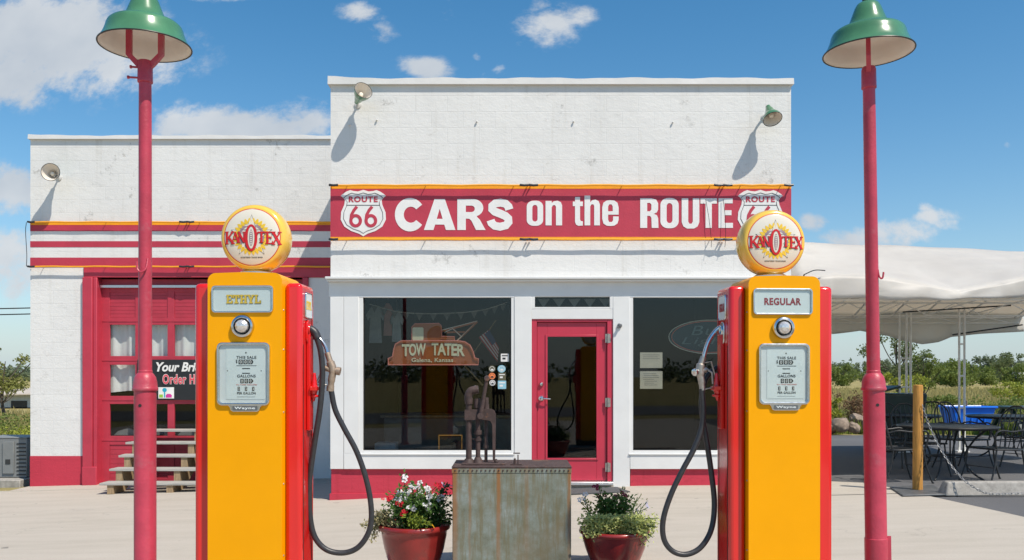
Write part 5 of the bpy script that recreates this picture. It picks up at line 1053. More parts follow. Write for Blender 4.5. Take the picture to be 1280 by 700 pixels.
# clothes on a rail, flag, framed picture, counters
for i, (a, c_, top, bot, m_) in enumerate(((62, 132, 40, 195, 'shirt'), (126, 172, 30, 165, 'shirtpink'), (160, 212, 60, 190, 'shirt'))):
    dC = 12.0; hx = lambda q_: wx(440+q_/3.333, dC); hz = lambda q_: wz(370+q_/3.333, dC); mid_ = (a+c_)/2
    q = MB(); w_ = c_-a
    q.flat([[(hx(u), hz(v_)) for u, v_ in ((a+w_*.12, bot), (a+w_*.2, top+45), (a+w_*.05, top+62), (a-w_*.06, top+40), (a+w_*.22, top+8), (mid_-w_*.1, top), (mid_+w_*.1, top), (c_-w_*.22, top+8), (c_+w_*.06, top+40), (c_-w_*.05, top+62), (c_-w_*.2, top+45), (c_-w_*.12, bot))]], dC, .03)
    t = thing('hanging_shirt', ('grey shirt hanging at the outer end of the rail inside the window', 'pinkish shirt hanging between two grey ones inside the window', 'second grey shirt, nearer the truck shaped sign inside the window')[i], 'shirt', (hx(mid_), dC, hz(bot)), 'shirts hanging inside the shop window'); q.build('cloth', m_, t, bevel=.008)
    hk = MB(); hk.tube([(hx(mid_), dC+.015, hz(top)), (hx(mid_), dC+.015, 2.98)], .004, 6); hk.build('hanger', 'pewter', t)
dF = 11.6; hx = lambda q_: wx(440+q_/3.333, dF); hz = lambda q_: wz(370+q_/3.333, dF)
fl = thing('small_flag', 'striped flag hanging at a slant inside the shop window beside the truck shaped sign', 'flag', (hx(570), dF, hz(270)))
q = MB(); nst = 9
A0, A1, B0, B1 = (528, 172), (570, 140), (606, 275), (612, 215)
for i in range(nst):
    u0, u1 = i/nst, (i+1)/nst; c4 = [tuple(p_[k]+(r_[k]-p_[k])*u for k in (0, 1)) for p_, r_, u in ((A0, A1, u0), (A0, A1, u1), (B0, B1, u1), (B0, B1, u0))]
    (q if i % 2 else q).flat([[(hx(a), hz(c_)) for a, c_ in c4]], dF+.0, .006)
    if i % 2 == 0:
        s_ = MB(); s_.flat([[(hx(a), hz(c_)) for a, c_ in c4]], dF-.003, .002); s_.build('stripe', 'flagred', fl, False)
q.build('flag_cloth', 'flagwhite', fl, False)
q = MB(); q.flat([[(hx(a), hz(c_)) for a, c_ in ((552, 160), (572, 142), (600, 190), (585, 205))]], dF-.005, .002); q.build('canton', 'flagblue', fl, False)
q = MB(); q.cyl((hx(470), dF+.02, hz(290)), (hx(545), dF+.02, hz(372)), .012, None, 8); q.tube([(hx(470), dF+.02, hz(290)), (hx(600), dF+.02, hz(100))], .008, 6); q.build('flag_pole', 'tanwood', fl)
dP = 11.5; q = MB(); a, c_, d, e = wx(548, dP), wx(578, dP), wz(566, dP), wz(543.5, dP); q.flat([rrect(a, c_, d, e, .004), rrect(a+.014, c_-.014, d+.014, e-.014, .003)], dP, .02); o = thing('framed_picture', 'small gilt framed picture leaning inside the shop window behind the tank', 'picture', (a, dP, d)); q.build('frame', 'gilt', o, False)
q = MB(); q.box(a+.012, c_-.012, dP+.008, dP+.012, d+.012, e-.012); q.build('picture_board', 'room', o, False)
ct = thing('display_counter', 'grey display counter standing low inside the shop window', 'counter', (-1.0, 13.0, -.03))
q = MB(); q.box(-1.9, .2, 12.8, 13.4, .02, .88); q.build('cabinet', 'counterw', ct, bevel=.01); q = MB(); q.box(-1.95, .25, 12.75, 13.45, .885, .92); q.build('counter_top', 'tanwood', ct, bevel=.005)
pg = thing('pennant_line', 'pale drooping pennant line strung across the top inside the shop window', 'pennant line', (-.9, 11.9, 2.4))
pts = smoothpts([P(462, 380, 11.9), P(500, 390, 11.9), P(550, 392, 11.9), P(600, 388, 11.9), P(634, 378, 11.9)], 6); q = MB(); q.tube(pts, .006, 6); q.build('cord', 'curtain', pg)
for i in range(1, len(pts)-1, 2):
    q = MB(); q.flat([[(pts[i].x-.05, pts[i].z), (pts[i].x+.05, pts[i].z), (pts[i].x, pts[i].z-.10)]], 11.9, .003); q.build('pennant', 'counterw', pg, False)
rk = thing('boxed_goods', 'stacked pale boxes standing low in the shop window corner', 'boxes', (-1.5, 12.0, .02))
for i, (a_, b_) in enumerate(((-1.95, .02), (-1.62, .02), (-1.90, .30), (-1.28, .02))): q = MB(); q.box(a_, a_+.29, 11.9+.02*i, 12.2+.02*i, b_, b_+.27); q.build('carton', ('counterw', 'paper', 'shirt', 'paper')[i], rk, bevel=.006)
# ------------------------------------------------------------------ canopy tent beside the building
Y1, Y2, YR = 10.7, 15.3, 13.0; CX0, CX1 = 3.58, 9.05
ev = [(3.58, 2.72), (4.0, 2.755), (4.5, 2.74), (5.0, 2.665), (5.3, 2.60), (5.55, 2.54), (5.8, 2.585), (6.4, 2.73), (7.2, 2.82), (8.6, 2.62), (9.8, 2.80), (11, 2.64), (12.4, 2.78)]
bv = [(3.6, wz(415, 15.3))]+[(wx(a_, 15.3), wz(c_, 15.3)) for a_, c_ in ((1041, 417), (1075, 413), (1105, 420), (1130, 427), (1151, 430), (1172, 427), (1188, 421), (1200, 420.5), (1240, 417), (1280, 413.5))]
tent = thing('canopy_tent', 'long white tarpaulin canopy tent with sagging roof over the patio furniture beside the building', 'canopy tent', (8, YR, zf(8, 13)))
def roofpt(x, t):
    """t: -1 front eave, 0 ridge, +1 back eave"""
    zr = 3.51-.040*(x-4.5)+.006*math.sin(x*2.3); ze = lerp_tab(ev, x) if t < 0 else 2.60+.03*math.sin(x*1.9)
    k = 1-abs(t); hip = min(1, max(0, (x-CX0)/(.62)))
    zz = ze+(zr-ze)*min(k, hip*.98+.02 if k > hip else k)
    zz -= .05*math.sin(PI*k)*(.7+.3*math.sin(x*1.7))+.006*math.sin(x*5.3+k*6)-.03*math.exp(-((k-.42)/.04)**2)*(.5+.5*math.sin(x*.9))
    y = YR+t*(YR-Y1) if t < 0 else YR+t*(Y2-YR)
    return Vector((x, y, zz))
m_ = MB(); nxq, ntq = 150, 28; vs_, fs_ = [], []
for i in range(nxq+1):
    x_ = CX0+(CX1-CX0)*i/nxq
    for j in range(ntq+1): vs_.append(roofpt(x_, -1+2*j/ntq))
for i in range(nxq):
    for j in range(ntq): a = i*(ntq+1)+j; fs_.append((a, a+ntq+1, a+ntq+2, a+1))
m_.add(vs_, fs_); o = m_.build('roof_cover', 'tarp', tent, angle=80); so = o.modifiers.new('thick', 'SOLIDIFY'); so.thickness = .006
def valance(name, top, bot, yv, n=220, bulge=.05):
    v_, f_ = [], []
    for i in range(n+1):
        x_ = CX0+(CX1-CX0)*i/n; zt, zb__ = top(x_), bot(x_)
        for k in range(6):
            u = k/5; v_.append((x_, yv-bulge*math.sin(PI*u*.6)*(.6+.4*math.sin(x_*2.9))+.018*math.sin(x_*11+u*2)*u, zt+(zb__-zt)*u))
    for i in range(n):
        for k in range(5): a = i*6+k; f_.append((a, a+6, a+7, a+1))
    q = MB(); q.add(v_, f_); o = q.build(name, 'tarp', tent, angle=80); so = o.modifiers.new('thick', 'SOLIDIFY'); so.thickness = .005
valance('front_valance', lambda x_: roofpt(x_, -1).z+.004, lambda x_: 2.455+.018*math.sin(x_*2.2)+.008*math.sin(x_*9), Y1-.004)
valance('back_valance', lambda x_: roofpt(x_, 1).z-.002, lambda x_: lerp_tab(bv, x_)+.012*math.sin(x_*4), Y2+.004)
q = MB(); v_ = [roofpt(CX0, -1+2*j/ntq) for j in range(ntq+1)]
q.add([v+Vector((0, 0, 0)) for v in v_]+[Vector((v.x+.02*math.sin(v.y*4), v.y, 2.44+.02*math.sin(v.y*5))) for v in v_], [(j, j+1, ntq+2+j, ntq+1+j) for j in range(ntq)]); o = q.build('end_valance', 'tarp', tent, angle=80); so = o.modifiers.new('thick', 'SOLIDIFY'); so.thickness = .005
fr = MB(); dkf = MB()
for t_, dz in ((-.97, -.05), (-.66, -.06), (-.33, -.07), (0, -.10), (.33, -.07), (.66, -.06), (.97, -.05)):
    zmean = min(roofpt(x_, t_).z for x_ in frange(4.6, 8.9, .6))+dz+.03
    y_ = roofpt(6, t_).y
    dd_ = .10 if abs(t_) > .9 else .22
    for zz_, r_ in ((zmean-.04, .015), (zmean-.04-dd_, .010)): fr.cyl((4.3 if abs(t_) < .5 else 3.7, y_, zz_), (8.95, y_, zz_), r_, None, 8)
    xx = 4.3; up = 0
    while xx < 8.5: fr.cyl((xx, y_, zmean-.04 if up else zmean-.04-dd_), (xx+.45, y_, zmean-.04-dd_ if up else zmean-.04), .008, None, 6); xx += .45; up = 1-up
for xx in (4.4, 5.2, 6.0, 6.7, 7.25, 8.0, 8.85):
    pts = [roofpt(max(xx, 4.4), t_)+Vector((0, 0, -.06)) for t_ in (-.97, -.6, -.3, 0, .3, .6, .97)]
    fr.tube(pts, .016, 8); fr.cyl(pts[0]-Vector((0, 0, .02)), Vector((xx, YR, 2.72)), .009, None, 6); fr.cyl(pts[-1]-Vector((0, 0, .02)), Vector((xx, YR, 2.72)), .009, None, 6); fr.cyl((xx, YR, 2.7), (xx, YR, pts[3].z), .011, None, 6)
fr.build('roof_frame', 'polewhite', tent)
for a, c_ in (((5.2, 12.2, 2.80), (6.9, 11.6, 2.77)), ((4.6, 11.3, 2.70), (5.9, 11.2, 2.69)), ((6.2, 13.4, 2.86), (7.4, 13.0, 2.86)), ((4.8, 13.2, 2.86), (5.9, 13.4, 2.86)), ((7.6, 12.2, 2.8), (8.6, 12.0, 2.8)), ((6.0, 11.5, 2.66), (8.3, 11.3, 2.70)), ((6.6, 14.6, 2.58), (8.2, 14.2, 2.66)), ((7.75, 15.2, wz(418.5, 15.2)), (8.98, 15.2, wz(406, 15.2))), ((5.0, 14.4, 2.78), (6.2, 14.2, 2.80))): dkf.cyl(a, c_, .012, None, 8)
dkf.build('black_strap_pole', 'cable', tent)
def lattice_leg(xs, y_, top, rungs, braces=False):
    l_ = MB(); zg_ = zf(xs[0], y_)
    for x_ in xs: l_.cyl((x_, y_, zg_-.02), (x_, y_, top), .019, None, 10)
    for a, c_, zz_ in rungs: l_.cyl((a, y_, zz_), (c_, y_, zz_), .014, None, 8)
    l_.box(xs[0]-.06, xs[-1]+.06, y_-.07, y_+.07, zg_-.02, zg_+.012); return l_.build('canopy_leg', 'polewhite', tent)
dL = 15.1; lattice_leg([wx(1124.3, dL), wx(1133, dL), wx(1138.3, dL)], dL, 2.62, [(wx(1124.3, dL), wx(1138.3, dL), wz(p_, dL)) for p_ in (448, 484, 520, 552)])
lattice_leg([wx(1199, dL), wx(1205.5, dL)], dL, 2.7, [(wx(1199, dL), wx(1205.5, dL), wz(p_, dL)) for p_ in (430, 470, 510, 548)])
for xx in (3.72, 8.85): lattice_leg([xx, xx+.1], Y1+.12, 2.7, [(xx, xx+.1, z_) for z_ in (.6, 1.1, 1.6, 2.1)])
lattice_leg([8.99, 9.05], dL, 2.6, [(11.8, 11.9, z_) for z_ in (.6, 1.1, 1.6, 2.1)])
q = MB(); q.tube(smoothpts([Vector((3.60, Y1-.05, 2.75)), Vector((3.72, Y1-.08, 2.80)), Vector((3.86, Y1-.05, 2.80))]), .006, 6); q.tube(smoothpts([Vector((3.60, Y1-.05, 2.75)), Vector((3.585, Y1-.06, 2.66)), Vector((3.60, Y1-.05, 2.58))]), .009, 6); q.build('tie_rope', 'cable', tent)
# ------------------------------------------------------------------ bollard, chain, kerb block
bz = zf(4.7, 10); bo = thing('wooden_bollard', 'varnished orange wooden bollard post on a grey steel foot plate at the patio corner', 'bollard', (wx(1147, 10.04), 10.04, bz))
q = MB(); bx_ = wx(1147, 10.04); r_ = .055; zt_ = wz(481, 10.04)
q.lathe([(r_*1.02, bz+.022), (r_*1.0, bz+.4), (r_*.97, zt_-.02), (r_*.93, zt_-.006), (r_*.8, zt_)], (bx_, 10.04, 0), (0, 0, 1), 24); q.v = [Vector((v.x+(v.z-bz)*.004, v.y, v.z)) for v in q.v]; q.build('post', 'orangewood', bo)
q = MB(); c4 = [(wx(1112, 10.35), 10.35), (wx(1128.5, 9.62), 9.62), (wx(1184, 9.62), 9.62), (wx(1166, 10.4), 10.4)]
q.hexa([(a, c_, zf(a, c_)+.005) for a, c_ in c4], [(a, c_, zf(a, c_)+.021) for a, c_ in c4]); q.build('foot_plate', 'steelplate', bo, bevel=.003)
path = smoothpts([P(1153.5, 508, 9.97), P(1160, 528, 9.95), P(1168, 546, 9.9), P(1178, 565, 9.8), P(1190, 583, 9.7), P(1204, 599, 9.56), P(1218, 609.5, 9.50), P(1232, 616, 9.5), P(1246, 617.5, 9.5), P(1262, 617, 9.52), P(1290, 616.5, 9.53)], 24)
L = [0]
for a, c_ in zip(path, path[1:]): L.append(L[-1]+(c_-a).length)
ch = MB(); s_ = 0.; i = 0; k = 0
while s_ < L[-1]-.03:
    while L[i+1] < s_: i += 1
    t_ = (s_-L[i])/(L[i+1]-L[i]); p_ = path[i].lerp(path[i+1], t_); d = (path[i+1]-path[i]).normalized()
    sd_ = d.cross(Vector((0, 1, 0) if k % 2 else (.3, -.2, 1))).normalized(); nn = d.cross(sd_)
    ch.tube([p_+d*.024*math.cos(a)+sd_*.0105*math.sin(a) for a in [2*PI*j/10 for j in range(11)]], .0040, 5, False); s_ += .037; k += 1
zc = zf(4.9, 9.5)+.008
for j, v in enumerate(ch.v):
    if v.z < zc: v.z = zc+(v.z-zc)*.15
tag(ch.build('barrier_chain', 'galv'), 'galvanised link chain sagging from the wooden bollard down to the ground', 'chain')
kx0, kx1 = wx(1181, 9.66), wx(1181, 9.66)+1.83; kz = zf(5.5, 9.7)
q = MB(); q.hexa([(kx0-.02, 9.60, kz-.01), (kx1, 9.60, kz-.01), (kx1, 9.82, kz-.01), (kx0-.02, 9.82, kz-.01)], [(kx0+.03, 9.645, kz+.145), (kx1-.05, 9.645, kz+.145), (kx1-.05, 9.775, kz+.145), (kx0+.03, 9.775, kz+.145)])
tag(q.build('parking_block', 'kerbstone', bevel=.018, seg=3), 'rough precast concrete parking block on the asphalt beside the wooden bollard', 'parking block')
# ------------------------------------------------------------------ wrought iron patio furniture
def make_chair(label):
    t = thing('patio_chair', label, 'chair', (0, 0, 0), 'black wrought iron patio chairs'); r = .011
    s = MB(); hw, fy, by = .24, -.23, .22
    s.torus((0, 0, .43), 1, .001, n=3, k=3) if False else None
    rim = smoothpts([(-hw, fy+.05, .43), (-hw+.05, fy, .435), (hw-.05, fy, .435), (hw, fy+.05, .43), (hw-.02, by, .42), (-hw+.02, by, .42), (-hw, fy+.05, .43)], 5); s.tube(rim, r, 8)
    for i in range(9): x_ = -hw+.03+i*(2*hw-.06)/8; s.box(x_-.010, x_+.010, fy+.01, by, .418, .423)
    for i in range(9): y_ = fy+.03+i*(by-fy-.04)/8; s.box(-hw+.01, hw-.01, y_-.010, y_+.010, .4235, .428)
    s.build('seat', 'iron', t)
    b_ = MB(); b_.tube(smoothpts([(-.22, .21, .42), (-.235, .27, .62), (-.21, .32, .82), (-.10, .345, .93), (0, .35, .95), (.10, .345, .93), (.21, .32, .82), (.235, .27, .62), (.22, .21, .42)], 6), r, 8)
    for x_ in (-.15, -.075, 0, .075, .15): b_.tube(smoothpts([(x_*.9, .215, .42), (x_*1.05, .275, .62), (x_, .325, .82), (x_*.8, .346, .94-.28*abs(x_))], 4), .006, 6)
    b_.tube(smoothpts([(-.225, .255, .56), (-.1, .262, .60), (0, .262, .57), (.1, .262, .60), (.225, .255, .56)], 5), .008, 6); b_.build('backrest', 'iron', t)
    for sx in (-1, 1):
        a_ = MB(); a_.tube(smoothpts([(sx*.23, .28, .63), (sx*.275, .16, .665), (sx*.28, .0, .65), (sx*.275, -.16, .665), (sx*.265, -.235, .62), (sx*.25, -.225, .52), (sx*.24, -.20, .43)], 6), r, 8); a_.build('armrest', 'iron', t)
        for py_, ey in ((fy+.04, -.30), (by-.02, .33)): l_ = MB(); l_.tube(smoothpts([(sx*.23, py_, .425), (sx*.235, py_+(ey-py_)*.3, .22), (sx*.25, ey, .0)], 5), r, 8); l_.lathe([(.014, 0), (.016, .006), (.012, .02)], (sx*.25, ey, 0), (0, 0, 1), 8); l_.build('leg', 'iron', t)
    st_ = MB(); st_.tube([(-.235, fy+.02, .2), (.235, fy+.02, .2)], .006, 6); st_.build('stretcher', 'iron', t); return t
def place(t, px, d, deg, label=None, first=False):
    x_ = wx(px, d); loc = (x_, d, zf(x_, d)-.012)
    if first: t.location = loc; t.rotation_euler = (0, 0, math.radians(deg)); return t
    return copy_thing(t, loc, math.radians(deg), label)
chair = make_chair('black wrought iron patio chair directly behind the concrete parking block, facing the table')
place(chair, 1243, 10.9, -75, first=True)
for px, d, deg, lab in ((1124, 11.0, 95, 'black wrought iron patio chair between the crimson lamp post and the wooden bollard'),
                        (1168, 12.6, -20, 'black wrought iron patio chair behind the near table, in front of the white canopy legs'),
                        (1108, 12.9, 150, 'black wrought iron patio chair standing before the dark green wheeled bin'),
                        (1205, 12.4, 20, 'black wrought iron patio chair behind the near table, in front of the blue plastic tub'),
                        (1150, 11.75, 10, 'black wrought iron patio chair pushed against the near table behind the wooden bollard'),
                        (1286, 12.6, -60, 'black wrought iron patio chair at the far table, cut by the picture edge')):
    place(chair, px, d, deg, lab)
def iron_table(px, d, R, h, label):
    x_ = wx(px, d); zg_ = zf(x_, d)-.012; t = thing('patio_table', label, 'table', (x_, d, zg_), 'black wrought iron patio tables')
    q = MB(); q.torus((x_, d, zg_+h-.012), R, .014, n=48, k=8); q.torus((x_, d, zg_+h-.03), R-.01, .008, n=48, k=6)
    n = 26
    for i in range(n):
        o_ = -R+2*R*(i+.5)/n; w_ = math.sqrt(R*R-o_*o_); q.box(x_+o_-.014, x_+o_+.014, d-w_, d+w_, zg_+h-.016, zg_+h-.010); q.box(x_-w_, x_+w_, d+o_-.014, d+o_+.014, zg_+h-.0095, zg_+h-.0035)
    q.build('table_top', 'iron', t)
    for a in (45, 135, 225, 315):
        ca, sa = math.cos(math.radians(a)), math.sin(math.radians(a)); q = MB(); q.tube(smoothpts([(x_+ca*R*.8, d+sa*R*.8, zg_+h-.03), (x_+ca*R*.55, d+sa*R*.55, zg_+h*.75), (x_+ca*R*.35, d+sa*R*.35, zg_+h*.42), (x_+ca*R*.5, d+sa*R*.5, zg_+h*.15), (x_+ca*R*.75, d+sa*R*.75, zg_)], 6), .013, 8); q.build('leg', 'iron', t)
    q = MB(); q.torus((x_, d, zg_+h*.42), R*.35, .009, n=24, k=6); q.build('ring_brace', 'iron', t); return t
iron_table(1184, 11.35, .60, .69, 'black wrought iron patio table nearest the wooden bollard')
iron_table(1262, 13.9, .62, .69, 'black wrought iron patio table behind the chair at the parking block')
iron_table(1130, 14.2, .55, .70, 'black wrought iron patio table in front of the dark green bin')
# dark green wheeled bin
dN = 15.0; x0, x1 = wx(1100, dN), wx(1160, dN); zg_ = zf(x0, dN)-.012; zt_ = wz(492, dN); wb = thing('wheeled_bin', 'dark green wheeled bin with tipped up lid under the canopy', 'bin', ((x0+x1)/2, dN+.35, zg_))
q = MB(); q.hexa([(x0+.08, dN+.06, zg_+.05), (x1-.08, dN+.06, zg_+.05), (x1-.08, dN+.62, zg_+.05), (x0+.08, dN+.62, zg_+.05)], [(x0, dN, zt_), (x1, dN, zt_), (x1, dN+.7, zt_), (x0, dN+.7, zt_)]); q.build('bin_body', 'binplastic', wb, bevel=.03)
q = MB(); q.hexa([(x0-.02, dN-.02, zt_+.004), (x0+.36, dN-.02, zt_+.10), (x0+.36, dN+.72, zt_+.10), (x0-.02, dN+.72, zt_+.004)], [(x0-.02, dN-.02, zt_+.04), (x0+.36, dN-.02, zt_+.14), (x0+.36, dN+.72, zt_+.14), (x0-.02, dN+.72, zt_+.04)]); q.build('lid', 'binplastic', wb, bevel=.012)
for xx in (x0+.1, x1-.16): q = MB(); q.lathe([(.09, 0), (.1, .01), (.1, .05), (.09, .06)], (xx, dN+.6, zg_+.1), (1, 0, 0), 20); q.build('wheel', 'rubber', wb)
# blue tub on a dark stand
dT = 18.6; x0, x1 = wx(1189.5, dT), wx(1246, dT); zb__ = wz(533, dT); zt_ = wz(508, dT); zg_ = zf(x0, dT)-.012
tb = thing('plastic_tub', 'bright blue plastic tub with a stick in it, under the canopy', 'tub', ((x0+x1)/2, dT+.3, zb__))
q = MB(); q.hexa([(x0+.10, dT+.08, zb__), (x1-.10, dT+.08, zb__), (x1-.10, dT+.52, zb__), (x0+.10, dT+.52, zb__)], [(x0+.015, dT, zt_-.04), (x1-.015, dT, zt_-.04), (x1-.015, dT+.6, zt_-.04), (x0+.015, dT+.6, zt_-.04)]); q.f.pop(1); q.build('tub_body', 'blueplastic', tb, bevel=.02)
q = MB(); q.tube([(x0, dT-.015, zt_-.02), (x1, dT-.015, zt_-.02), (x1, dT+.615, zt_-.02), (x0, dT+.615, zt_-.02), (x0, dT-.015, zt_-.02)], .024, 8); q.build('tub_rim', 'blueplastic', tb)
for i in range(5): q = MB(); xx = x0+.16+i*.14; q.box(xx, xx+.03, dT+.03, dT+.06, zb__+.05, zt_-.06); q.build('rib', 'blueplastic', tb, bevel=.005)
q = MB(); q.cyl((wx(1219, dT), dT+.4, zb__+.1), (wx(1219, dT), dT+.35, zt_+.12), .022, .02, 10); tag(q.build('wooden_stick', 'tanwood'), 'short pale wooden stick standing in the blue plastic tub', 'stick')
sd_ = thing('utility_stand', 'low black stand carrying the blue plastic tub', 'stand', ((x0+x1)/2, dT+.3, zg_))
q = MB(); q.box(x0+.02, x1-.02, dT+.02, dT+.58, zb__-.035, zb__-.004); q.build('stand_top', 'iron', sd_)
for xx in (x0+.06, x1-.10):
    for yy in (dT+.06, dT+.5): q = MB(); q.box(xx, xx+.04, yy, yy+.04, zg_, zb__-.036); q.build('leg', 'iron', sd_)
# dark picnic table at the right edge
dQ = 19.0; x0 = wx(1261, dQ); zg_ = zf(x0, dQ)-.02; pn = thing('picnic_table', 'dark green picnic table at the meadow edge beyond the canopy', 'picnic table', (x0+.9, dQ+.4, zg_))
q = MB(); zt_ = wz(508.5, dQ); q.box(x0, x0+1.8, dQ, dQ+.8, zt_-.05, zt_); q.build('table_top', 'binplastic', pn, bevel=.01)
for yy in (dQ-.55, dQ+1.1): q = MB(); q.box(x0, x0+1.8, yy, yy+.26, zt_-.36, zt_-.32); q.build('bench_seat', 'binplastic', pn, bevel=.01)
for xx in (x0+.15, x0+1.55):
    q = MB(); q.hexa([(xx, dQ-.4, zg_), (xx+.08, dQ-.4, zg_), (xx+.08, dQ-.3, zg_), (xx, dQ-.3, zg_)], [(xx, dQ+.2, zt_-.05), (xx+.08, dQ+.2, zt_-.05), (xx+.08, dQ+.3, zt_-.05), (xx, dQ+.3, zt_-.05)]); q.hexa([(xx, dQ+1.1, zg_), (xx+.08, dQ+1.1, zg_), (xx+.08, dQ+1.2, zg_), (xx, dQ+1.2, zg_)], [(xx, dQ+.5, zt_-.05), (xx+.08, dQ+.5, zt_-.05), (xx+.08, dQ+.6, zt_-.05), (xx, dQ+.6, zt_-.05)]); q.build('leg', 'binplastic', pn)
# ------------------------------------------------------------------ boulders and vegetation
def boulder(px, py, d, w_, h, seed, label):
    r = random.Random(seed); bm = bmesh.new(); bmesh.ops.create_icosphere(bm, subdivisions=3, radius=1)
    pl_ = [Vector((r.gauss(0, 1), r.gauss(0, 1), r.gauss(0, 1))).normalized() for _ in range(9)]
    for v in bm.verts:
        k = 1
        for n_q in pl_: k = min(k, .78/max(.3, v.co.dot(n_q)) if v.co.dot(n_q) > .5 else 1)
        v.co = Vector((v.co.x*k*w_/2, v.co.y*k*w_*.45, v.co.z*k*h/2))+Vector((r.gauss(0, 1), r.gauss(0, 1), r.gauss(0, 1)))*.012
    me = bpy.data.meshes.new('boulder'); bm.to_mesh(me); bm.free(); me.materials.append(M['rock']); me.shade_smooth(); me.set_sharp_from_angle(angle=math.radians(40))
    o = bpy.data.objects.new('boulder', me); COL.objects.link(o); o.location = P(px, py, d); o.rotation_euler = (r.uniform(-.2, .2), r.uniform(-.3, .3), r.uniform(0, 3))
    o.scale = (.72,)*3; tag(o, label, 'boulder', 'tan boulders at the lot edge')
boulder(1050, 531, 19.6, .72, .50, 1, 'big slanting tan boulder nearest the regular pump at the asphalt edge')
boulder(1066, 535, 19.5, .50, .36, 2, 'smaller tan boulder leaning at the foot of the big slanting one')
boulder(1071, 524, 20.2, .55, .36, 3, 'pale flat topped boulder behind the others beside the lamp post')
boulder(1036, 536, 19.7, .6, .4, 4, 'tan boulder half hidden behind the regular pump')
boulder(1085, 533, 19.9, .5, .42, 5, 'tan boulder at the row end, behind the lamp post')
def leaf_cloud(clumps, n, size, rnd, flat=.0):
    vs, fs = [], []; tot = sum(c_[1]**2 for c_ in clumps)
    for c_, r in clumps:
        for _ in range(int(n*r*r/tot)):
            d = Vector((rnd.gauss(0, 1), rnd.gauss(0, 1), rnd.gauss(0, 1))).normalized(); p = c_+Vector((d.x, d.y, d.z*.8))*r*(rnd.random()**.45)
            leaf_at(vs, fs, p, Vector((rnd.gauss(0, 1), rnd.gauss(0, 1), rnd.gauss(-.1, .8))), size*rnd.uniform(.6, 1.3), size*rnd.uniform(.4, .8), rnd)
    return vs, fs
def tree(name, label, cat, loc, h, w_, n, size, m, seed, trunk=.3, nc=14, cr=.3, group=None, low=.25, tr=.03):
    r = random.Random(seed); loc = Vector(loc); t = thing(name, label, cat, loc, group); clumps = []; tk_ = MB()
    top = loc+Vector((r.uniform(-.06, .06)*w_, r.uniform(-.06, .06)*w_, h*.85)); tp = [loc+Vector((0, 0, -.05)), loc.lerp(top, .4)+Vector((r.uniform(-.05, .05)*w_, 0, 0)), top]
    pts = smoothpts(tp, 5); tk_.tube(pts, [max(.006, h*tr*(1-.85*i/(len(pts)-1))) for i in range(len(pts))], 7)
    for i in range(nc):
        a = r.uniform(0, 2*PI); zz_ = low+(1-low)*r.random()**.9; rad = w_/2*math.sqrt(max(.05, 1-((zz_-.55)/.55)**2))*r.uniform(.25, .95)
        c_ = loc+Vector((rad*math.cos(a), rad*math.sin(a), h*(zz_*.94))); rr_ = w_*cr*r.uniform(.55, 1.1)*(.8 if zz_ > .8 else 1); clumps.append((c_, rr_))
        k = min(len(pts)-1, max(1, int(len(pts)*zz_*.7))); b0 = pts[k]; tk_.tube(smoothpts([b0, (b0+c_)/2+Vector((0, 0, -.04*h)), c_], 3), h*tr*.22, 5)
    tk_.build('trunk', 'bark', t); vs, fs = leaf_cloud(clumps, n, size, r); raw('crown', vs, fs, m, t); return t
def gp(px, d, dz=0): x_ = wx(px, d); return (x_, d, zf(x_, d)-.03+dz)
tree('roadside_tree', 'thin spreading tree rising behind the lamp post and the white canopy legs', 'tree', gp(1124, 46), 3.75, 4.6, 3000, .15, 'lf_tree', 31, nc=19, cr=.13, low=.42)
tree('roadside_tree', 'small yellowish green tree behind the white canopy legs', 'tree', gp(1156, 44), 2.75, 2.2, 1100, .13, 'lf_mid', 32, nc=13, cr=.15, low=.4)
for px, d, h, w_, m_, sd_, lab in ((1103, 38, 1.75, 1.3, 'lf_yel', 41, 'bright yellow green shrub beside the crimson lamp post'), (1142, 41, 1.6, 1.9, 'lf_yel', 42, 'yellow green shrub behind the white canopy legs and bollard'),
                                   (1266, 31, 1.35, 1.5, 'lf_yel', 43, 'yellow green shrub in the meadow beyond the blue tub'), (1256, 27, .75, 2.2, 'lf_mid', 44, 'low green weedy shrub beside the picnic table'), (1178, 30, .75, 1.2, 'lf_mid', 45, 'low green shrub in the meadow left of the blue tub'),
                                   (1062, 21.5, .95, 1.15, 'lf_brown', 46, 'dry brown shrub growing behind the tan boulders'), (1086, 22, .8, .8, 'lf_brown', 47, 'small dry brown shrub hidden behind the lamp post'), (1049, 22.4, .8, .6, 'lf_yel', 48, 'small yellow leafed plant beside the regular pump and the brown shrub')):
    tree('meadow_shrub', lab, 'shrub', gp(px, d), h, w_, 900 if d < 25 else 1300, .07 if d < 25 else .10, m_, sd_, nc=12, cr=.22, low=.2, tr=.012, group='shrubs in the meadow')
A = tree('far_tree', 'round crowned tree in the far treeline beyond the meadow', 'tree', gp(1010, 190), 5.2, 6.2, 1500, .55, 'lf_far_hazed', 51, nc=18, cr=.24, low=.12, group='trees of the far treeline')
B_ = tree('far_tree', 'taller dark tree in the far treeline beyond the meadow', 'tree', gp(1262, 180), 6.4, 5.6, 1500, .5, 'lf_tree', 52, nc=18, cr=.24, low=.12, group='trees of the far treeline')
C2 = tree('far_tree', 'lighter green bushy tree before the far treeline', 'tree', gp(1190, 120), 3.6, 5.0, 1500, .4, 'lf_mid', 53, nc=16, cr=.26, low=.08, group='trees of the far treeline')
rr_ = random.Random(5)
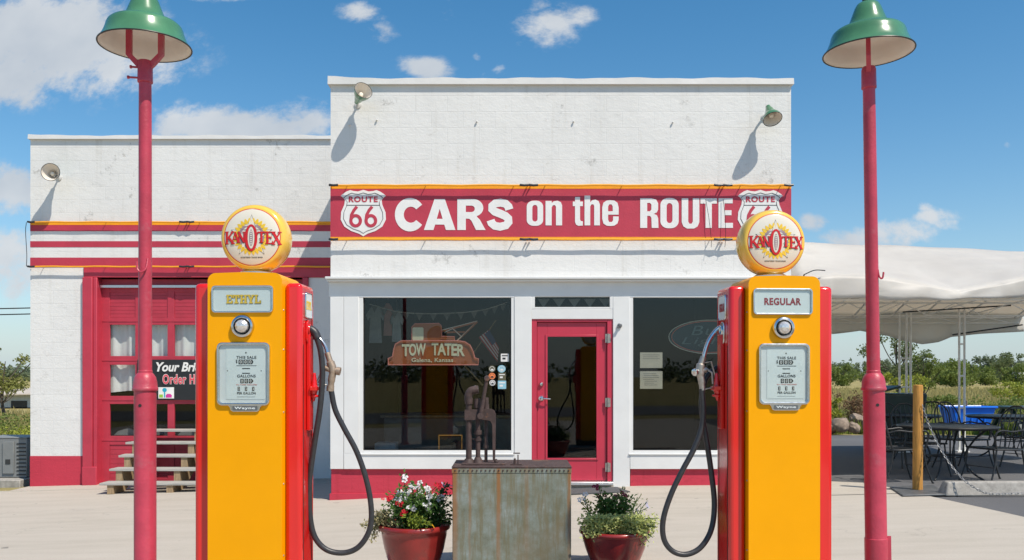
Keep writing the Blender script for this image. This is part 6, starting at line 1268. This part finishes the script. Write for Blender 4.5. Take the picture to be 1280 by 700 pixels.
for i, px in enumerate(range(1026, 1330, 19)):
    d = 185+rr_.uniform(-25, 30); hh = (4.5 if px < 1090 else 4.1 if px < 1220 else 5.2); copy_thing(A if i % 3 else B_, gp(px+rr_.uniform(-5, 5), d), rr_.uniform(0, 6), 'round crowned tree in the far treeline beyond the meadow' if i % 3 else 'taller dark tree in the far treeline beyond the meadow', (hh/5.2 if i % 3 else hh/6.2)*rr_.uniform(.85, 1.1))
for px, d, s_ in ((1055, 130, .9), (1207, 128, 1.0), (1176, 140, .9), (1232, 138, .8), (1270, 125, .85), (1090, 140, .8), (1150, 135, .75)):
    copy_thing(C2, gp(px, d), rr_.uniform(0, 6), 'lighter green bushy tree before the far treeline', s_)
def wood(name, regions, n, seed, m='lf_far_hazed', size=1.3):
    r = random.Random(seed); vs, fs = [], []
    for x0, x1, y0, y1, h in regions:
        cl = []
        for _ in range(int(abs(x1-x0)*.35)+8): x_ = r.uniform(x0, x1); hh = h*r.uniform(.55, 1.0); cl.append((Vector((x_, r.uniform(y0, y1), hh*.55)), hh*.5)); cl.append((Vector((x_+r.uniform(-3, 3), r.uniform(y0, y1), hh*.25)), hh*.42))
        v_, f_ = leaf_cloud(cl, n, size, r); k = len(vs); vs += v_; fs += [tuple(q+k for q in f) for f in f_]
    o = raw(name, vs, fs, m); o['kind'] = 'stuff'; return o
wood('far_wood', [(55, 240, 270, 300, 7.2), (-230, -95, 240, 280, 6), (-110, 110, -190, -165, 6.5)], 5200, 61)
tree('yard_tree', 'yellowing small leafed tree left of the low wing', 'tree', gp(8, 33), 2.75, 3.2, 1900, .13, 'lf_ylt', 71, nc=17, cr=.15, low=.5)
tree('yard_tree', 'sparser tree behind the grey shed', 'tree', gp(-30, 62), 4.2, 5, 2000, .24, 'lf_tree', 72, nc=14, cr=.2, low=.25)
for px, d, h, w_, m_, sd_, lab in ((24, 24, 1.0, 1.8, 'lf_mid', 73, 'weedy shrub growing behind the air conditioner'), (6, 21, .75, 1.6, 'lf_yel', 74, 'yellowish weed clump beside the air conditioner')):
    tree('yard_shrub', lab, 'shrub', gp(px, d), h*.8, w_, 1000, .08, m_, sd_, nc=12, cr=.22, low=.1, tr=.012, group='shrubs beside the wing')
def grass(name, regions, n, seed, m, hmin, hmax):
    r = random.Random(seed); vs, fs = [], []
    for x0, x1, y0, y1, wgt in regions:
        for _ in range(int(n*wgt)):
            y_ = y0+(y1-y0)*r.random()**1.4; k = (y_-y0)/(y1-y0); x_ = r.uniform(x0+(x0*.0), x1)*y_; h = r.uniform(hmin, hmax); zg_ = zf(x_, y_)-.04; w_ = .0009*y_+.008; lean = r.gauss(0, .22)*h; a = r.uniform(0, PI)
            dx, dy = math.cos(a)*w_, math.sin(a)*w_; q = len(vs)
            vs += [Vector((x_-dx, y_-dy, zg_)), Vector((x_+dx, y_+dy, zg_)), Vector((x_+dx*.6+lean*.4, y_+dy*.6, zg_+h*.6)), Vector((x_+lean, y_, zg_+h)), Vector((x_-dx*.6+lean*.4, y_-dy*.6, zg_+h*.6))]; fs.append((q, q+1, q+2, q+3, q+4))
    o = raw(name, vs, fs, m); o['kind'] = 'stuff'; return o
# regions: x/y slope limits as seen from the forecourt, y range
grass('tall_grass', [(.25, .85, 21, 100, 1.), (-.95, -.545, 17.5, 38, .45)], 18000, 81, 'grass', .18, .45)
grass('green_weeds', [(.25, .85, 19.9, 30, 1.), (-.95, -.55, 15.6, 30, .8)], 9500, 82, 'grassg', .12, .38)
# ------------------------------------------------------------------ far small buildings and wires
dS_ = 44; x0, x1 = wx(-40, dS_), wx(60, dS_); shd = thing('grey_shed', 'low grey metal shed with a tan roof far left of the low wing', 'shed', ((x0+x1)/2, dS_+2, 0))
q = MB(); q.box(x0, x1, dS_, dS_+5, -.1, wz(494, dS_)); q.build('wall', 'shed', shd, False)
q = MB(); q.hexa([(x0-.2, dS_-.4, wz(495, dS_)), (x1+.2, dS_-.4, wz(493, dS_)), (x1+.2, dS_+5.3, wz(486, dS_)), (x0-.2, dS_+5.3, wz(488, dS_))], [(x0-.2, dS_-.4, wz(493.5, dS_)), (x1+.2, dS_-.4, wz(491.5, dS_)), (x1+.2, dS_+5.3, wz(484.5, dS_)), (x0-.2, dS_+5.3, wz(486.5, dS_))]); q.build('roof', 'shedroof', shd, False)
q = MB(); q.box(wx(14, dS_), wx(34, dS_), dS_-.02, dS_+.02, -.1, wz(501, dS_)); q.build('door_opening', 'acdark', shd, False)
dS_ = 130; x0, x1 = wx(1273, dS_), wx(1315, dS_); trl = thing('white_trailer', 'small white trailer at the far side of the meadow', 'trailer', ((x0+x1)/2, dS_+1, 0))
q = MB(); q.box(x0, x1, dS_, dS_+2.4, .35, wz(468.5, dS_)+.4); q.build('body', 'polewhite', trl, bevel=.05)
for xx in (x0+1.5, x1-1.6): q = MB(); q.lathe([(.33, 0), (.38, .03), (.38, .2), (.33, .22)], (xx, dS_-.05, .36), (0, 1, 0), 18); q.build('wheel', 'rubber', trl)
for py, lab in ((402, 'upper of the two black overhead wires left of the low wing'), (409.5, 'lower of the two black overhead wires left of the low wing')):
    q = MB(); q.tube([Vector((-120+10*i, 30, wz(py, 30)+.00025*(10*i-60)**2-.0)) for i in range(12)], .020, 6); tag(q.build('overhead_wire', 'cable'), lab, 'wire', 'overhead wires')
# ------------------------------------------------------------------ sun and sky
SUN = Vector((1.03, -1, 2.05)).normalized()
el_, az_ = math.asin(SUN.z), math.atan2(SUN.x, SUN.y)
ld = bpy.data.lights.new('sun', 'SUN'); ld.energy = 5.0; ld.angle = math.radians(.53); ld.color = (1, .925, .81)
lo_ = bpy.data.objects.new('sun', ld); COL.objects.link(lo_); lo_.rotation_euler = (-SUN).to_track_quat('-Z', 'Y').to_euler(); lo_.location = (10, -10, 20)
W = bpy.data.worlds.new('World'); SC.world = W; W.use_nodes = True; nt = W.node_tree; nt.nodes.clear()
out = nt.nodes.new('ShaderNodeOutputWorld'); bg = nt.nodes.new('ShaderNodeBackground'); nt.links.new(bg.outputs[0], out.inputs[0]); bg.inputs[1].default_value = .10
sky = N(nt, 'ShaderNodeTexSky', sky_type='NISHITA'); sky.sun_disc = False; sky.sun_elevation = el_; sky.sun_rotation = az_; sky.air_density = 1.0; sky.dust_density = .6; sky.ozone_density = 1.6; sky.altitude = 200
def mth(op, a, b_=None, c_=None, clamp=False):
    n = N(nt, 'ShaderNodeMath', operation=op); n.use_clamp = clamp
    for i, v in enumerate((a, b_, c_)):
        if v is None: continue
        if hasattr(v, 'is_linked'): nt.links.new(v, n.inputs[i])
        else: n.inputs[i].default_value = v
    return n.outputs[0]
tc = N(nt, 'ShaderNodeTexCoord'); sp = N(nt, 'ShaderNodeSeparateXYZ'); nt.links.new(tc.outputs['Generated'], sp.inputs[0])
dx_, dy_, dz_ = sp.outputs
yy = mth('MAXIMUM', mth('ABSOLUTE', dy_), .05)
u = mth('DIVIDE', dx_, yy); v = mth('DIVIDE', dz_, yy)
# clouds stand at fixed directions: (bearing, height, half widths, density), bearing and height as tangents from due ahead
CL = [(58, 45, 115, 55, 1.25), (20, 85, 80, 40, 1.05), (140, 75, 95, 45, .92), (120, 15, 40, 14, .25), (300, 160, 95, 24, 1.15), (380, 150, 45, 22, 1.0), (235, 156, 48, 20, 1.05), (10, 236, 50, 28, 1.2), (6, 330, 60, 36, 1.0), (40, 290, 60, 12, .3), (0, 385, 60, 14, .35), (20, 440, 60, 14, .3),
      (450, 16, 24, 14, .8), (472, 36, 24, 18, .5), (553, 14, 14, 18, .62), (290, 0, 50, 7, .7), (692, 30, 36, 26, .98), (724, 22, 24, 16, .8), (690, 52, 14, 12, .75), (668, 4, 14, 12, .7), (528, 82, 28, 13, .95), (600, 72, 9, 6, .42), (655, 58, 9, 8, .4), (632, 93, 12, 8, .6), (610, 96, 10, 5, .4),
      (1128, 292, 50, 18, .86), (1172, 277, 36, 11, .82), (1194, 285, 18, 9, .7), (1166, 268, 12, 9, .7), (1058, 300, 40, 16, .84), (1010, 272, 16, 11, .78), (1230, 330, 60, 14, .5), (1260, 182, 9, 6, .4), (1090, 425, 40, 8, .4)]
dens = None
wv = N(nt, 'ShaderNodeCombineXYZ'); nt.links.new(u, wv.inputs[0]); nt.links.new(mth('MULTIPLY', v, 1.5), wv.inputs[1]); nt.links.new(mth('MULTIPLY', dy_, 3.0), wv.inputs[2])
n1 = N(nt, 'ShaderNodeTexNoise'); n1.inputs['Scale'].default_value = 19; n1.inputs['Detail'].default_value = 10; n1.inputs['Roughness'].default_value = .66; nt.links.new(wv.outputs[0], n1.inputs['Vector'])
n2 = N(nt, 'ShaderNodeTexNoise'); n2.inputs['Scale'].default_value = 7; n2.inputs['Detail'].default_value = 4; nt.links.new(wv.outputs[0], n2.inputs['Vector'])
wob = mth('MULTIPLY', mth('SUBTRACT', n2.outputs['Fac'], .5), .06)
uu, vv_ = mth('ADD', u, wob), mth('SUBTRACT', v, mth('MULTIPLY', wob, .6))
for cx_, cy_, rx, ry, k in CL:
    a = mth('MULTIPLY', mth('SUBTRACT', uu, (cx_-CX)/F), F/rx/1.25); b_ = mth('MULTIPLY', mth('SUBTRACT', vv_, (CY-cy_)/F), F/ry/1.25)
    e = mth('MULTIPLY', mth('EXPONENT', mth('MULTIPLY', mth('MULTIPLY_ADD', a, a, mth('MULTIPLY', b_, b_)), -1.0)), k)
    dens = e if dens is None else mth('MAXIMUM', dens, e)
front = mth('GREATER_THAN', dy_, .05)
back = mth('MULTIPLY', mth('LESS_THAN', dy_, -.05), mth('MULTIPLY', mth('SUBTRACT', n2.outputs['Fac'], .52), 2.2))
dens = mth('ADD', mth('MULTIPLY', dens, front), mth('MAXIMUM', back, 0))
dens = mth('ADD', dens, mth('MULTIPLY', mth('MULTIPLY', mth('SUBTRACT', n1.outputs['Fac'], .5), 1.9), mth('MULTIPLY', dens, 2.2, clamp=True)))
mr = N(nt, 'ShaderNodeMapRange', interpolation_type='SMOOTHSTEP'); mr.inputs['From Min'].default_value = .28; mr.inputs['From Max'].default_value = .92; mr.inputs['To Max'].default_value = .93; nt.links.new(dens, mr.inputs[0])
hs = N(nt, 'ShaderNodeHueSaturation'); hs.inputs['Saturation'].default_value = 1.36; hs.inputs['Value'].default_value = 1.38; hs.inputs['Hue'].default_value = .492; nt.links.new(sky.outputs[0], hs.inputs['Color'])
shade = ramp(nt, n2.outputs['Fac'], [(.3, (5.2, 5.7, 6.3)), (.65, (6.8, 7.1, 7.4))])
hz_ = mth('MULTIPLY', mth('EXPONENT', mth('MULTIPLY', mth('MAXIMUM', dz_, 0), -9.0)), .80)
skyc = mixc(nt, hz_, hs.outputs[0], (4.3, 5.7, 6.9))
col = mixc(nt, mr.outputs[0], skyc, shade)
nt.links.new(col, bg.inputs[0])
# ------------------------------------------------------------------ camera and render settings
cd = bpy.data.cameras.new('camera'); co = bpy.data.objects.new('camera', cd); COL.objects.link(co); SC.camera = co
cd.sensor_width = 36; cd.lens = F/1280*36; cd.shift_y = (CY-350)/1280; cd.clip_start = .05; cd.clip_end = 3000
co.location = (0, 0, H0); co.rotation_euler = (PI/2, 0, 0)
SC.view_settings.view_transform = 'Standard'; SC.view_settings.look = 'None'; SC.view_settings.exposure = 0.04; SC.view_settings.gamma = 1
SC.cycles.use_denoising = True; SC.cycles.max_bounces = 8; SC.cycles.transparent_max_bounces = 16; SC.cycles.sample_clamp_indirect = 6
